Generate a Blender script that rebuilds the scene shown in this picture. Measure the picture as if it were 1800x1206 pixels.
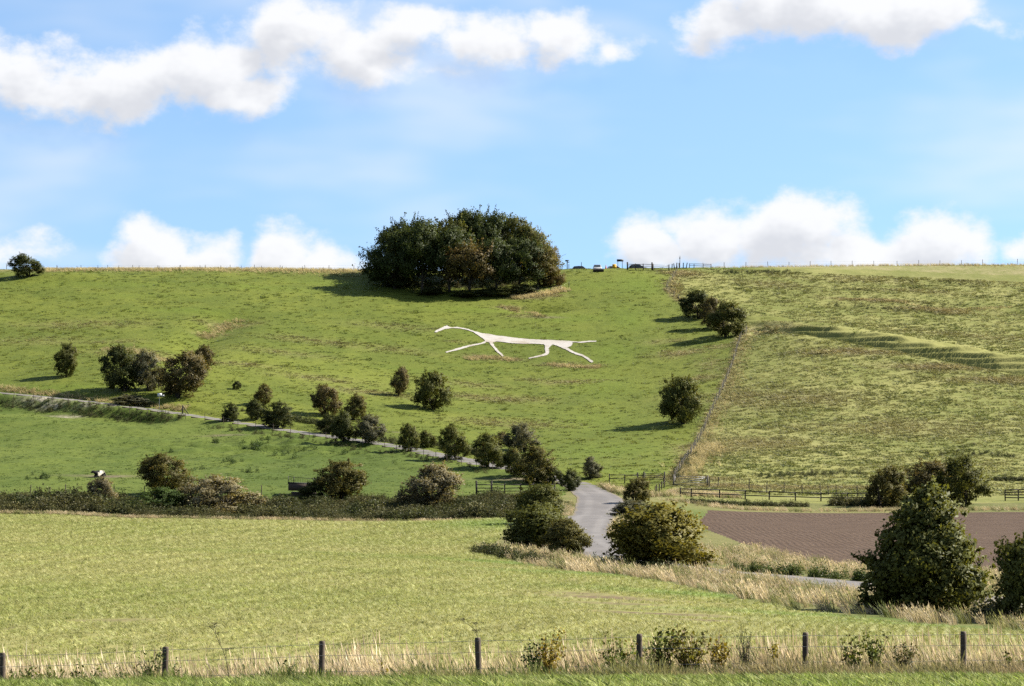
import bpy, bmesh, math, random
import numpy as np
from mathutils import Vector, Matrix
R = math.radians
for o in list(bpy.data.objects): bpy.data.objects.remove(o, do_unlink=True)
SC = bpy.context.scene
COL = SC.collection

# ------------------------------------------------------------------ camera, sky, sun, exposure
F, U0, VH = 4500.0, 900.0, 680.0            # focal length in photo pixels, optical axis column, horizon row
cam = bpy.data.cameras.new('camera'); cam_o = bpy.data.objects.new('camera', cam); COL.objects.link(cam_o)
cam.sensor_width = 36; cam.lens = F/1800*36; cam.shift_y = (VH-603)/1800
cam.clip_start = .5; cam.clip_end = 12000
cam_o.location = (0, 0, 0); cam_o.rotation_euler = (R(90), 0, 0)
SC.camera = cam_o
SUN_EL, SUN_AZ = 38.0, 74.0                  # azimuth clockwise from the view direction (+Y) towards +X
sdir = Vector((math.cos(R(SUN_EL))*math.sin(R(SUN_AZ)), math.cos(R(SUN_EL))*math.cos(R(SUN_AZ)), math.sin(R(SUN_EL))))
sun = bpy.data.lights.new('sun', 'SUN'); sun.energy = 5.0; sun.angle = R(.53); sun.color = (1, .93, .82)
sun_o = bpy.data.objects.new('sun', sun); COL.objects.link(sun_o)
sun_o.rotation_euler = (-sdir).to_track_quat('-Z', 'Y').to_euler()
SC.view_settings.view_transform = 'Standard'; SC.view_settings.look = 'None'
SC.view_settings.exposure = 1.75; SC.view_settings.gamma = 1; SC.view_settings.use_curve_mapping = False
cy = SC.cycles
cy.max_bounces = 4; cy.diffuse_bounces = 2; cy.glossy_bounces = 2; cy.transmission_bounces = 4; cy.transparent_max_bounces = 8
cy.use_denoising = False; cy.caustics_reflective = False; cy.caustics_refractive = False
try:
    cy.denoiser = 'OPENIMAGEDENOISE'; cy.denoising_input_passes = 'RGB_ALBEDO_NORMAL'; cy.denoising_prefilter = 'ACCURATE'
except Exception: pass

class NT:
    """small helper round a node tree"""
    def __init__(s, tree): s.t = tree; s.n = tree.nodes; s.l = tree.links
    def new(s, kind, **kw):
        n = s.n.new(kind)
        for k, v in kw.items(): setattr(n, k, v)
        return n
    def put(s, sock, v):
        if isinstance(v, bpy.types.NodeSocket): s.l.new(v, sock)
        elif v is not None: sock.default_value = v
    def math(s, op, a, b=None, c=None, clamp=False):
        n = s.new('ShaderNodeMath', operation=op); n.use_clamp = clamp
        for i, v in enumerate((a, b, c)): s.put(n.inputs[i], v)
        return n.outputs[0]
    def vec(s, op, a, b=None, c=None):
        n = s.new('ShaderNodeVectorMath', operation=op)
        for i, v in enumerate((a, b, c)): s.put(n.inputs[i], v)
        return n.outputs[1] if op in ('LENGTH', 'DOT_PRODUCT', 'DISTANCE') else n.outputs[0]
    def noise(s, vec, scale, detail=3, rough=.55, dist=0, dim='3D'):
        n = s.new('ShaderNodeTexNoise', noise_dimensions=dim); s.put(n.inputs['Vector'], vec)
        n.inputs['Scale'].default_value = scale; n.inputs['Detail'].default_value = detail
        n.inputs['Roughness'].default_value = rough; n.inputs['Distortion'].default_value = dist
        return n.outputs[0]
    def ramp(s, fac, lo, hi, a=0.0, b=1.0, smooth=True):
        n = s.new('ShaderNodeMapRange'); n.interpolation_type = 'SMOOTHSTEP' if smooth else 'LINEAR'
        s.put(n.inputs[0], fac); s.put(n.inputs[1], lo); s.put(n.inputs[2], hi); s.put(n.inputs[3], a); s.put(n.inputs[4], b)
        return n.outputs[0]
    def mix(s, fac, a, b, blend='MIX'):
        n = s.new('ShaderNodeMix', data_type='RGBA', blend_type=blend)
        s.put(n.inputs[0], fac)
        for sock, v in ((n.inputs[6], a), (n.inputs[7], b)):
            s.put(sock, (*v, 1) if isinstance(v, tuple) and len(v) == 3 else v)
        return n.outputs[2]

world = bpy.data.worlds.new('World'); SC.world = world; world.use_nodes = True
W = NT(world.node_tree); W.n.clear()
tc = W.new('ShaderNodeTexCoord').outputs['Generated']
sky = W.new('ShaderNodeTexSky', sky_type='NISHITA'); sky.sun_disc = False
sky.sun_elevation = R(SUN_EL); sky.sun_rotation = R(SUN_AZ); sky.altitude = 200; sky.air_density = 1.0; sky.dust_density = .2; sky.ozone_density = 2.0
lift = W.vec('NORMALIZE', W.vec('ADD', W.vec('MULTIPLY', tc, (1, 1, .9)), (0, 0, .16)))
W.put(sky.inputs[0], lift)
skycol = W.mix(1.0, sky.outputs[0], (.96, 1.08, 1.14), 'MULTIPLY')
# clouds: laid out by azimuth and elevation (radians)
sep = W.new('ShaderNodeSeparateXYZ'); W.put(sep.inputs[0], W.vec('NORMALIZE', tc))
az = W.math('ARCTAN2', sep.outputs[0], sep.outputs[1]); el = W.math('ARCSINE', sep.outputs[2])
cmb = W.new('ShaderNodeCombineXYZ'); W.put(cmb.inputs[0], az); W.put(cmb.inputs[1], el)
CL = [  # centre and radii in thousandths of a radian, weight: the cumulus of the view
 (-192,119,40,16,1),(-160,115,40,14,1),(-126,120,38,16,1),(-106,114,30,12,.9),(-86,135,32,15,1),(-60,128,32,15,1),(-34,139,32,13,.9),(-8,135,30,13,.8),
 (16,137,26,12,.9),(36,131,20,8,.8),(82,143,24,15,1),(112,147,40,16,1),(146,144,38,15,1),(176,137,34,10,.5),
 (-141,51,19,14,1.05),(-124,47,17,12,1.05),(-90,52,18,14,1.05),(-72,46,20,10,1),(-196,53,30,14,.6),(54,54,27,15,.9),(84,55,28,15,1),(113,59,29,17.5,1.1),(136,52,22,14,1),(166,54,23,14,1),(196,52,17,10,.8),
 (-106,126,26,13,.9),(-46,134,28,12,.9),(-28,120,44,10,.45)]
def cloud_group(name, rich):
    grp = bpy.data.node_groups.new(name, 'ShaderNodeTree')
    grp.interface.new_socket('P', in_out='INPUT', socket_type='NodeSocketVector')
    grp.interface.new_socket('D', in_out='OUTPUT', socket_type='NodeSocketFloat')
    G = NT(grp); gi = G.new('NodeGroupInput'); go = G.new('NodeGroupOutput'); P0 = gi.outputs[0]
    wn = G.new('ShaderNodeTexNoise', noise_dimensions='2D'); G.put(wn.inputs['Vector'], P0); wn.inputs['Scale'].default_value = 26; wn.inputs['Detail'].default_value = 2 if rich else 1
    P1 = G.vec('ADD', P0, G.vec('MULTIPLY', G.vec('SUBTRACT', wn.outputs[1], (.5, .5, .5)), (.036, .018, 0)))
    acc = None
    for (a, e, rx, ry, w) in CL if rich else CL[:25]:
        d = G.vec('LENGTH', G.vec('MULTIPLY_ADD', P1, (1000/(rx*1.2), 1000/(ry*1.22), 0), (-a/(rx*1.2), -e/(ry*1.22), 0)))
        v = G.math('MULTIPLY_ADD', d, -.95, .95-.9*(1-w))
        acc = v if acc is None else G.math('MAXIMUM', acc, v)
    # the same kind of broken cumulus goes on all round, outside the view
    far = G.noise(G.vec('MULTIPLY', P0, (5.5, 11, 1)), 1.0, 3, .55, 0, '2D')
    farc = G.ramp(far, .5, .72, -.35, .75)
    sx = G.new('ShaderNodeSeparateXYZ'); G.put(sx.inputs[0], P0)
    inview = G.math('MULTIPLY', G.ramp(G.math('ABSOLUTE', sx.outputs[0]), .21, .30, 1, 0), G.ramp(sx.outputs[1], .152, .20, 1, 0))
    base = G.math('ADD', G.math('MULTIPLY', acc, inview), G.math('MULTIPLY', farc, G.math('SUBTRACT', 1.0, inview)))
    f1 = G.noise(G.vec('MULTIPLY', P0, (1, 1.4, 1)), 46, 7 if rich else 3, .60, 0, '2D')
    G.put(go.inputs[0], G.math('MULTIPLY_ADD', G.math('SUBTRACT', f1, .5), 1.05, base)); return grp
def dens(p, rich):
    n = W.new('ShaderNodeGroup'); n.node_tree = cloud_group('cloud_density' if rich else 'cloud_shade_density', rich); W.put(n.inputs[0], p); return n.outputs[0]
D0 = dens(cmb.outputs[0], True); D1 = dens(W.vec('ADD', cmb.outputs[0], (.005, .011, 0)), False)
alpha = W.math('MULTIPLY', W.ramp(D0, .07, .56), .95)
veil = W.ramp(W.noise(W.vec('MULTIPLY', cmb.outputs[0], (5, 16, 1)), 1.3, 3, .6, 0, '2D'), .35, .85, .06, .50)
alpha = W.math('SUBTRACT', 1.0, W.math('MULTIPLY', W.math('SUBTRACT', 1.0, alpha), W.math('SUBTRACT', 1.0, veil)))
cloud_shade = W.ramp(D1, .10, .85)
ccol = W.mix(cloud_shade, (.300, .300, .303), (.222, .225, .237))  # clouds' self-shadow put into their colour, from density sampled towards the sun
b1 = W.new('ShaderNodeBackground'); W.put(b1.inputs[0], skycol); b1.inputs[1].default_value = .0548
b2 = W.new('ShaderNodeBackground'); W.put(b2.inputs[0], ccol); b2.inputs[1].default_value = 1.0
ms = W.new('ShaderNodeMixShader'); W.put(ms.inputs[0], alpha); W.l.new(b1.outputs[0], ms.inputs[1]); W.l.new(b2.outputs[0], ms.inputs[2])
wo = W.new('ShaderNodeOutputWorld'); W.l.new(ms.outputs[0], wo.inputs[0])
world.cycles.sampling_method = 'MANUAL'; world.cycles.sample_map_resolution = 512

# ------------------------------------------------------------------ noise and terrain
rs = np.random.RandomState(11)
_perm = rs.permutation(512); _g = rs.uniform(-1, 1, (512, 2)); _g /= np.linalg.norm(_g, axis=1)[:, None]
def perlin(x, y):
    x = np.asarray(x, float); y = np.asarray(y, float)
    xi = np.floor(x).astype(np.int64); yi = np.floor(y).astype(np.int64); xf = x-xi; yf = y-yi
    def g(ix, iy, dx, dy):
        k = _g[_perm[(_perm[ix & 511]+iy) & 511]]; return k[..., 0]*dx+k[..., 1]*dy
    u = xf*xf*xf*(xf*(xf*6-15)+10); v = yf*yf*yf*(yf*(yf*6-15)+10)
    a = g(xi, yi, xf, yf); b = g(xi+1, yi, xf-1, yf); c = g(xi, yi+1, xf, yf-1); d = g(xi+1, yi+1, xf-1, yf-1)
    return (a+(b-a)*u)+((c+(d-c)*u)-(a+(b-a)*u))*v
def fbm(x, y, s, o=3, seed=0):
    t = 0; a = 1; f = 1/s
    for k in range(o): t = t+a*perlin(x*f+17.3*k+seed*7.1, y*f-9.7*k+seed*3.3); a *= .5; f *= 2.03
    return t
def sstep(a, b, x):
    t = np.clip((np.asarray(x, float)-a)/(b-a), 0, 1); return t*t*(3-2*t)
CP = [  # photo column, photo row, distance: what the land does along each sight line
 (-300,1221,38),(0,1217,38),(900,1207,38),(1800,1199,38),(2200,1197,38),
 (-200,1262,45),(0,1258,45),(900,1236,45),(1800,1218,45),(2100,1215,45),
 (0,1155,60),(900,1150,60),(1800,1148,61),(0,1078,80),(600,1078,80),(1200,1090,80),(1800,1112,83),
 (0,1020,110),(500,1018,110),(1000,1030,112),(1400,1062,106),(1640,1062,112),(1850,1085,104),
 (-200,969,150),(0,967,150),(300,967,150),(550,975,148),(800,988,146),(1000,1000,150),
 (0,968.5,163),(300,968.5,163),(550,971,163),(800,975,163),
 (0,943,200),(450,945,200),(850,948,195),(0,912,240),(450,916,240),(850,916,238),(0,903,256),(450,908,256),(850,908,256),
 (1060,965,175),(1040,945,190),(1055,905,232),(1055,880,262),(1030,856,288),
 (1300,1006,150),(1490,1028,130),(1600,960,185),(1800,985,165),(1250,915,235),(1800,915,240),(1250,895,260),(1800,892,266),(2200,892,266),
 (-300,860,280),(0,855,282),(450,858,280),(850,862,278),(1190,848,292),(1400,868,286),(1800,862,290),
 (0,815,305),(400,812,308),(700,825,300),(0,760,335),(400,770,330),(-300,760,335),
 (-200,690,362),(0,690,362),(300,722,349),(600,769,329),(850,813,306),(1000,843,292),
 (60,655,378),(100,600,405),(100,545,432),(100,505,452),(-300,600,405),(-300,500,455),
 (330,660,374),(330,610,398),(330,560,424),(330,510,450),(600,700,366),(600,640,396),(600,580,424),(600,520,452),
 (900,780,338),(900,710,376),(900,640,408),(900,570,436),(850,525,456),(850,490,474),
 (1100,800,325),(1100,720,370),(1100,650,402),(1100,580,431),(1100,520,456),(1100,480,474),
 (1400,800,322),(1400,720,360),(1400,650,390),(1400,598,412),(1600,780,335),(1800,770,340),(1800,720,366),(1800,672,388),(1600,635,400),
 (2200,770,340),(2200,690,388),(2200,560,455),
 (1400,555,446),(1400,510,470),(1400,480,485),(1600,570,444),(1600,510,474),(1800,590,440),(1800,520,474),(1800,480,494),
 (100,470,478),(600,470,480),(850,460,490),(1100,460,486),(1400,455,500),(1800,455,506),(-300,470,480),(2200,455,506)]
_c = np.array(CP, float); _cx = (_c[:, 0]-U0)/F*_c[:, 2]; _cz = (VH-_c[:, 1])/F*_c[:, 2]; _cy = _c[:, 2]
# beyond the view: the land behind the camera, the sides and the back of the down
_ex = np.array([(0,0,-1.75),(-30,0,-1.8),(30,0,-1.7),(0,-60,0),(0,18,-2.75),(-25,18,-2.9),(25,18,-2.6),
  (-160,300,-9),(160,300,-11),(-170,150,-9),(170,150,-11),(-180,400,6),(190,400,3),(-200,500,26),(0,530,33),(210,520,30)], float)
_cx = np.r_[_cx, _ex[:, 0]]; _cy = np.r_[_cy, _ex[:, 1]]; _cz = np.r_[_cz, _ex[:, 2]]
def _U(r2): return r2*np.log(r2+1e-9)
_S = 100.0
_n = len(_cx); _A = np.zeros((_n+3, _n+3))
_A[:_n, :_n] = _U(((_cx[:, None]-_cx)**2+(_cy[:, None]-_cy)**2)/_S**2)+np.eye(_n)*2e-4
_A[:_n, _n] = 1; _A[:_n, _n+1] = _cx/_S; _A[:_n, _n+2] = _cy/_S; _A[_n:, :_n] = _A[:_n, _n:].T
_w = np.linalg.solve(_A, np.r_[_cz, 0, 0, 0])
def tps(x, y):
    x = np.asarray(x, float); y = np.asarray(y, float); sh = x.shape; x = x.ravel(); y = y.ravel(); o = np.empty(len(x))
    for i in range(0, len(x), 40000):
        X = x[i:i+40000]; Y = y[i:i+40000]
        o[i:i+40000] = _U(((X[:, None]-_cx)**2+(Y[:, None]-_cy)**2)/_S**2)@_w[:_n]+_w[_n]+_w[_n+1]*X/_S+_w[_n+2]*Y/_S
    return o.reshape(sh)
def smin(a, b, k):
    h = np.clip(.5+.5*(b-a)/k, 0, 1); return b+(a-b)*h-k*h*(1-h)
def gauss(x, y, cx, cy, rx, ry, rot=0):
    c, s = math.cos(rot), math.sin(rot); dx = (x-cx)*c+(y-cy)*s; dy = -(x-cx)*s+(y-cy)*c
    return np.exp(-(dx/rx)**2-(dy/ry)**2)
def seg_dist(x, y, P):
    """distance to a polyline and the position along it (0..1)"""
    best = np.full(np.shape(x), 1e9); tt = np.zeros(np.shape(x)); m = len(P)-1
    for i in range(m):
        (ax, ay), (bx, by) = P[i][:2], P[i+1][:2]; dx, dy = bx-ax, by-ay
        t = np.clip(((x-ax)*dx+(y-ay)*dy)/(dx*dx+dy*dy+1e-9), 0, 1)
        d = np.hypot(x-ax-t*dx, y-ay-t*dy); k = d < best
        best = np.where(k, d, best); tt = np.where(k, (i+t)/m, tt)
    return best, tt
def px(u, y): return (u-U0)/F*y
RIDGE = [(px(1285,418), 418), (px(1400,412), 412), (px(1600,400), 400), (px(1800,388), 388), (px(2100,380), 380)]
LYNCHETS = [([(px(u, y_), y_) for u, y_ in L], dp, wd) for L, dp, wd in (([(1430,459),(1520,456),(1620,456),(1740,459),(1850,461)], 1.1, 1.5), ([(1300,308),(1420,309),(1530,310)], .5, 1.2), ([(1600,324),(1700,326),(1800,324)], .7, 1.2), ([(1250,487),(1330,488),(1420,489)], .7, 1.5), ([(1550,478),(1680,482),(1850,484)], .5, 1.5))]
def height0(x, y):
    x = np.asarray(x, float); y = np.asarray(y, float)
    inside = (np.abs(x) < 260) & (y > -80) & (y < 560)
    xc = np.clip(x, -230, 230); yc = np.clip(y, -70, 540)
    z = tps(xc, yc)
    s_ = (yc-np.interp(xc, [p[0] for p in RIDGE], [p[1] for p in RIDGE]))*.83      # coombe behind the ridge: gentle near side, steep far bank
    z = z-4.9*sstep(0, 11, s_)*(1-sstep(12, 20, s_))*sstep(px(1285, 420), px(1370, 420), xc)
    for ln, dp, wd in LYNCHETS:
        d, t = seg_dist(xc, yc, ln); z = z-dp*np.exp(-(d/wd)**2)*sstep(0, .15, t)*(1-sstep(.85, 1, t))*(.6+.5*perlin(xc/4, yc/4))
    d, t = seg_dist(xc, yc, RIDGE)
    z = z+.9*np.exp(-(d/7)**2)*sstep(0, .25, t)
    # dry gully on the left flank, old pit under the beeches, low mound by the top fence
    d, t = seg_dist(xc, yc, [(px(300,384), 384), (px(345,402), 402), (px(380,418), 418), (px(430,436), 436)])
    z = z-1.3*np.exp(-(d/4.5)**2)*sstep(0, .2, t)*(1-sstep(.75, 1, t))
    z = z-1.3*gauss(xc, yc, px(945,447), 447.5, 5.0, 2.6)+.35*gauss(xc, yc, px(940,443), 443, 6, 2)
    z = z+.9*gauss(xc, yc, px(110,463), 463, 9, 5)
    # hummocky old workings in the pasture under the lane
    k = gauss(xc, yc, px(520,322), 322, 20, 10)
    z = z+k*(.8*perlin(xc/4.2, yc/3.1)+.45*perlin(xc/1.9+9, yc/1.6))+.35*perlin(xc/9, yc/6)*sstep(284, 292, yc)*(1-sstep(335, 350, yc))*(xc < 0)
    # steep bank under the lane, left
    d, t = seg_dist(xc, yc, [(px(-100,357), 357), (px(60,353), 353), (px(200,347), 347), (px(330,342), 342)])
    z = z-1.1*np.exp(-(d/4.5)**2)*(1-sstep(.8, 1, t))
    zp = 22.0+np.interp(xc, [-230,-90,-25,0,30,60,110,230], [.15,.2,.1,.15,.6,1.5,2.4,2.6])+.12*fbm(xc, yc, 18, 2, 5)
    z = smin(z, zp, 1.6)
    # the wide land beyond
    out = np.hypot(np.maximum(np.abs(x)-230, 0), np.maximum(np.maximum(y-540, -70-y), 0))
    z = z-out*.004+np.minimum(out/60, 1)*1.5*perlin(x/160, y/160)
    return z
def pixel(x, y, z): return U0+F*x/y, VH-F*z/y
_ys = np.concatenate([np.arange(30, 60, .25), np.arange(60, 540, .5)])
def at(u, v, y0=30, hf=None):
    """where the sight line through a photo pixel meets the ground"""
    hf = hf or height0
    ys = _ys[_ys >= y0]; xs = px(u, ys); h = hf(xs, ys)-(VH-v)/F*ys
    k = np.nonzero(h > 0)[0]
    if len(k) == 0: i = int(np.argmax(h)); return float(xs[i]), float(ys[i])
    i = int(k[0])
    if i == 0: return float(xs[0]), float(ys[0])
    t = -h[i-1]/(h[i]-h[i-1]); y = ys[i-1]+t*(ys[i]-ys[i-1]); return float(px(u, y)), float(y)
def catmull(P, step):
    P = [np.array(p, float) for p in P]; P = [2*P[0]-P[1]]+P+[2*P[-1]-P[-2]]; out = []
    for i in range(1, len(P)-2):
        a, b, c, d = P[i-1:i+3]; n = max(2, int(np.linalg.norm(c-b)/step))
        for k in range(n):
            t = k/n; out.append(.5*((2*b)+(-a+c)*t+(2*a-5*b+4*c-d)*t*t+(-a+3*b-3*c+d)*t**3))
    out.append(P[-2]); return np.array(out)
# the lane
_lane = [(px(-260,372),372),(px(-120,366),366)]+[at(u, v, 220) for u, v in ((0,690),(120,702),(240,716),(350,731),(450,747),(600,769),(700,787),(780,801),(850,814),(910,826),(965,838))]
_lane += [(px(1012,288.5),288.5),(px(1040,279),279),(px(1056,263),263),(px(1050,242),242),(px(1034,218),218),(px(1024,199),199),(px(1034,182),182),(px(1090,165),165),(px(1210,152),152),(px(1330,143),143),(px(1440,135),135),(px(1540,128),128),(px(1680,120),120),(px(1850,112),112),(px(2100,103),103),(px(2500,92),92)]
LANE = catmull(_lane, 1.2)
_lz = height0(LANE[:, 0], LANE[:, 1]); _k = np.ones(15)/15
LANE_Z = np.convolve(np.r_[np.full(7, _lz[0]), _lz, np.full(7, _lz[-1])], _k, 'valid')
_seg = np.r_[0, np.cumsum(np.hypot(*np.diff(LANE, axis=0).T))]
LANE_W = np.interp(LANE[:, 1], [90, 180, 260, 300, 370], [2.0, 2.0, 2.55, 1.7, 1.5])   # half width
def lane_near(x, y):
    """distance to the lane's middle, its level and half width there, side (+1 is to the right going up)"""
    x = np.asarray(x, float).ravel(); y = np.asarray(y, float).ravel()
    D = np.full(len(x), 99.); Z = np.zeros(len(x)); Wd = np.full(len(x), 2.)
    c = (x > LANE[:, 0].min()-12) & (x < LANE[:, 0].max()+12) & (y > 85) & (y < 385)
    idx = np.nonzero(c)[0]; L = LANE[::2]
    for i in range(0, len(idx), 20000):
        j = idx[i:i+20000]; d2 = (x[j][:, None]-L[:, 0])**2+(y[j][:, None]-L[:, 1])**2
        m = np.argmin(d2, 1); D[j] = np.sqrt(d2[np.arange(len(j)), m]); Z[j] = LANE_Z[::2][m]; Wd[j] = LANE_W[::2][m]
    return D, Z, Wd
def inpoly(x, y, P):
    x = np.asarray(x, float); y = np.asarray(y, float); r = np.zeros(x.shape, bool); n = len(P)
    for i in range(n):
        (x0, y0), (x1, y1) = P[i], P[(i+1) % n]
        if y0 == y1: continue
        c = ((y0 > y) != (y1 > y)); r ^= c & (x < (x1-x0)*(y-y0)/(y1-y0)+x0)
    return r
# field boundaries on the ground
VERGE = [(850,969),(900,986),(1000,1004),(1100,1013),(1200,1031),(1300,1052),(1400,1071),(1540,1091),(1700,1105),(1800,1112)]
_vg = [at(u, v, 60) for u, v in VERGE]
HEDGE = [(px(u, y), y) for u, y in ((-500,256),(0,256),(120,254),(190,249),(260,245),(450,245),(850,243))]
CROP = [(-140, 47.0), (140, 48.0), (140, 70)]+[(px(2100,76), 76)]+_vg[::-1]+[(px(880,196), 196),(px(893,225), 225),(px(885,243), 243)]+HEDGE[::-1]+[(-140, 256)]
PLOUGH = [(px(1246,258),258),(px(1500,258),258),(px(2400,258),258),(px(2400,150),150),(px(1900,148),148),(px(1700,150),150),(px(1500,157),157),(px(1400,166),166),(px(1300,184),184),(px(1240,207),207),(px(1226,232),232)]
DIAG = [at(u, v, 260) for u, v in ((1185,846),(1215,800),(1245,740),(1268,690),(1290,635),(1313,582))]
DIAG = DIAG+[(px(1297,424),424),(px(1262,434),434),(px(1222,446),446),(px(1185,456),456),(px(1172,462),462),(px(1183,470),470),(px(1192,479),479)]
LOWFENCE_Y = 283.
def height(x, y):
    x = np.asarray(x, float); y = np.asarray(y, float); sh = x.shape
    z = height0(x, y).ravel(); xf = x.ravel(); yf = y.ravel()
    hill = sstep(284, 300, yf)*(1-sstep(475, 500, yf))
    z = z+hill*(.10*fbm(xf, yf, 9, 2, 1)+.05*fbm(xf, yf, 2.6, 2, 2))
    fld = sstep(48, 52, yf)*(1-hill)
    z = z+fld*.035*fbm(xf, yf, 7, 2, 3)
    # sheep terracettes on the shaded far side of the coombe
    s_ = (yf-np.interp(xf, [p[0] for p in RIDGE], [p[1] for p in RIDGE]))*.83
    m = sstep(8, 12, s_)*(1-sstep(21, 28, s_))*hill*sstep(px(1290, 420), px(1340, 420), xf)
    ph = (z+.5*fbm(xf*.35, yf, 9, 3, 8))*1.08
    fr = ph-np.floor(ph)
    z = z+m*.8*(sstep(0, .34, fr)-fr)*np.clip(.85+1.1*fbm(xf*.4, yf, 4, 2, 9), .1, 1.15)
    D, Z, Wd = lane_near(xf, yf)
    k = 1-sstep(0, 1, (D-Wd-.35)/2.4)
    z = z*(1-k)+(Z-.03)*k
    return z.reshape(sh)
def hz(x, y): return float(height(np.array([x]), np.array([y]))[0])

# ------------------------------------------------------------------ materials
def material(name):
    m = bpy.data.materials.new(name); m.use_nodes = True; t = NT(m.node_tree); t.n.clear()
    out = t.new('ShaderNodeOutputMaterial'); return m, t, out
ALB = .665      # all paints and soils share one darkening, the photograph is exposed long
def principled(t, out, col, rough=.8, spec=.2, normal=None, **kw):
    col = tuple(v*ALB for v in col) if isinstance(col, tuple) else t.mix(1.0, col, (ALB, ALB, ALB), 'MULTIPLY')
    b = t.new('ShaderNodeBsdfPrincipled'); t.put(b.inputs['Base Color'], (*col, 1) if isinstance(col, tuple) else col)
    t.put(b.inputs['Roughness'], rough); t.put(b.inputs['Specular IOR Level'], spec)
    if normal is not None: t.put(b.inputs['Normal'], normal)
    for k, v in kw.items(): t.put(b.inputs[k], v)
    t.l.new(b.outputs[0], out.inputs[0]); return b
def bump(t, h, strength, dist):
    b = t.new('ShaderNodeBump'); b.inputs['Strength'].default_value = strength; b.inputs['Distance'].default_value = dist; t.put(b.inputs['Height'], h); return b.outputs[0]
def attr(t, name, kind='GEOMETRY', col=False):
    a = t.new('ShaderNodeAttribute'); a.attribute_name = name; a.attribute_type = kind; return a.outputs['Color' if col else 'Fac']
def grass_ground(name, dark, light, dry, lush, drybias=.0, fine=1.0):
    m, t, out = material(name); p = t.new('ShaderNodeNewGeometry').outputs['Position']
    big = t.noise(p, .035, 3, .5); mid = t.noise(p, .22, 4, .6); sm = t.noise(t.vec('MULTIPLY', p, (.8, 1.0, 1.0)), 1.1, 4, .65); tiny = t.noise(p, 4.5, 3, .6)
    c = t.mix(t.ramp(t.math('MULTIPLY_ADD', big, .55, t.math('MULTIPLY', mid, .45)), .38, .62), dark, light)
    d = t.math('ADD', t.math('MULTIPLY', attr(t, 'dry'), 1.35), drybias)
    d = t.math('MULTIPLY', d, t.ramp(t.math('MULTIPLY_ADD', sm, .6, t.math('MULTIPLY', mid, .4)), .36, .62, .15, 1.0), clamp=True)
    c = t.mix(d, c, dry)
    c = t.mix(t.math('MULTIPLY', attr(t, 'lush'), t.ramp(mid, .3, .7, .6, 1.0), clamp=True), c, lush)
    # tufts and gaps: small darker and paler spots of the sward itself
    c = t.mix(t.ramp(sm, .28, .44, .36*fine, 0), c, tuple(v*.5 for v in dark))
    c = t.mix(t.ramp(tiny, .55, .75, 0, .28*fine), c, tuple(min(1, v*1.5) for v in light))
    soilc = t.mix(t.ramp(sm, .35, .65), (.115, .080, .058), (.20, .155, .115))
    c = t.mix(t.math('MULTIPLY', attr(t, 'soil'), t.ramp(mid, .30, .55, .55, 1.0), clamp=True), c, soilc)
    c = t.mix(t.math('MULTIPLY', attr(t, 'chalk'), t.ramp(sm, .4, .6, .3, 1.0), clamp=True), c, (.42, .36, .30))
    h = t.math('ADD', t.math('MULTIPLY', sm, 1.0), t.math('MULTIPLY', tiny, .35))
    principled(t, out, c, .9, .12, bump(t, h, .9, .22*fine)); return m
M = {}
M['hill'] = grass_ground('hill grass', (.086, .112, .012), (.130, .152, .019), (.21, .185, .078), (.100, .144, .012))
M['rough'] = grass_ground('rough grass', (.142, .158, .034), (.23, .228, .070), (.265, .235, .115), (.080, .115, .022), .06, .62)
M['pasture'] = grass_ground('pasture grass', (.064, .096, .012), (.104, .135, .021), (.17, .16, .06), (.065, .120, .014), 0, .8)
M['verge'] = grass_ground('verge turf', (.085, .105, .022), (.15, .15, .045), (.25, .20, .10), (.085, .13, .02), .25)
M['lawn'] = grass_ground('near turf', (.14, .19, .035), (.20, .25, .06), (.27, .25, .11), (.13, .20, .03), 0, .6)
def crop_mat():
    m, t, out = material('drilled seedling soil'); p = t.new('ShaderNodeNewGeometry').outputs['Position']
    big = t.noise(p, .03, 3, .5); mid = t.noise(p, .3, 4, .6); sm = t.noise(p, 6, 3, .6)
    rot = t.new('ShaderNodeVectorRotate', rotation_type='Z_AXIS'); t.put(rot.inputs[0], t.vec('ADD', p, t.vec('MULTIPLY', t.new('ShaderNodeTexNoise').outputs[1], (0, 0, 0)))); rot.inputs['Angle'].default_value = R(10)
    w = t.new('ShaderNodeTexWave', wave_type='BANDS', bands_direction='X', wave_profile='SIN'); t.put(w.inputs['Vector'], rot.outputs[0]); w.inputs['Scale'].default_value = .55; w.inputs['Distortion'].default_value = 1.6; w.inputs['Detail'].default_value = 2; w.inputs['Detail Scale'].default_value = .6
    c = t.mix(t.ramp(t.math('MULTIPLY_ADD', big, .6, t.math('MULTIPLY', mid, .4)), .38, .62), (.20, .205, .055), (.265, .25, .085))
    c = t.mix(t.ramp(w.outputs[1], .25, .9, 0, .34), c, (.155, .175, .048))
    c = t.mix(t.ramp(sm, .4, .7, 0, .35), c, (.25, .215, .11))
    soilc = t.mix(sm, (.085, .052, .036), (.18, .125, .085))
    c = t.mix(t.math('MULTIPLY', attr(t, 'soil'), t.ramp(mid, .35, .6), clamp=True), c, soilc)
    c = t.mix(t.math('MULTIPLY', attr(t, 'lush'), .8), c, (.13, .21, .035))
    principled(t, out, c, .9, .1, bump(t, t.math('ADD', sm, t.math('MULTIPLY', w.outputs[1], .3)), .7, .06)); return m
M['crop'] = crop_mat()
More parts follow.
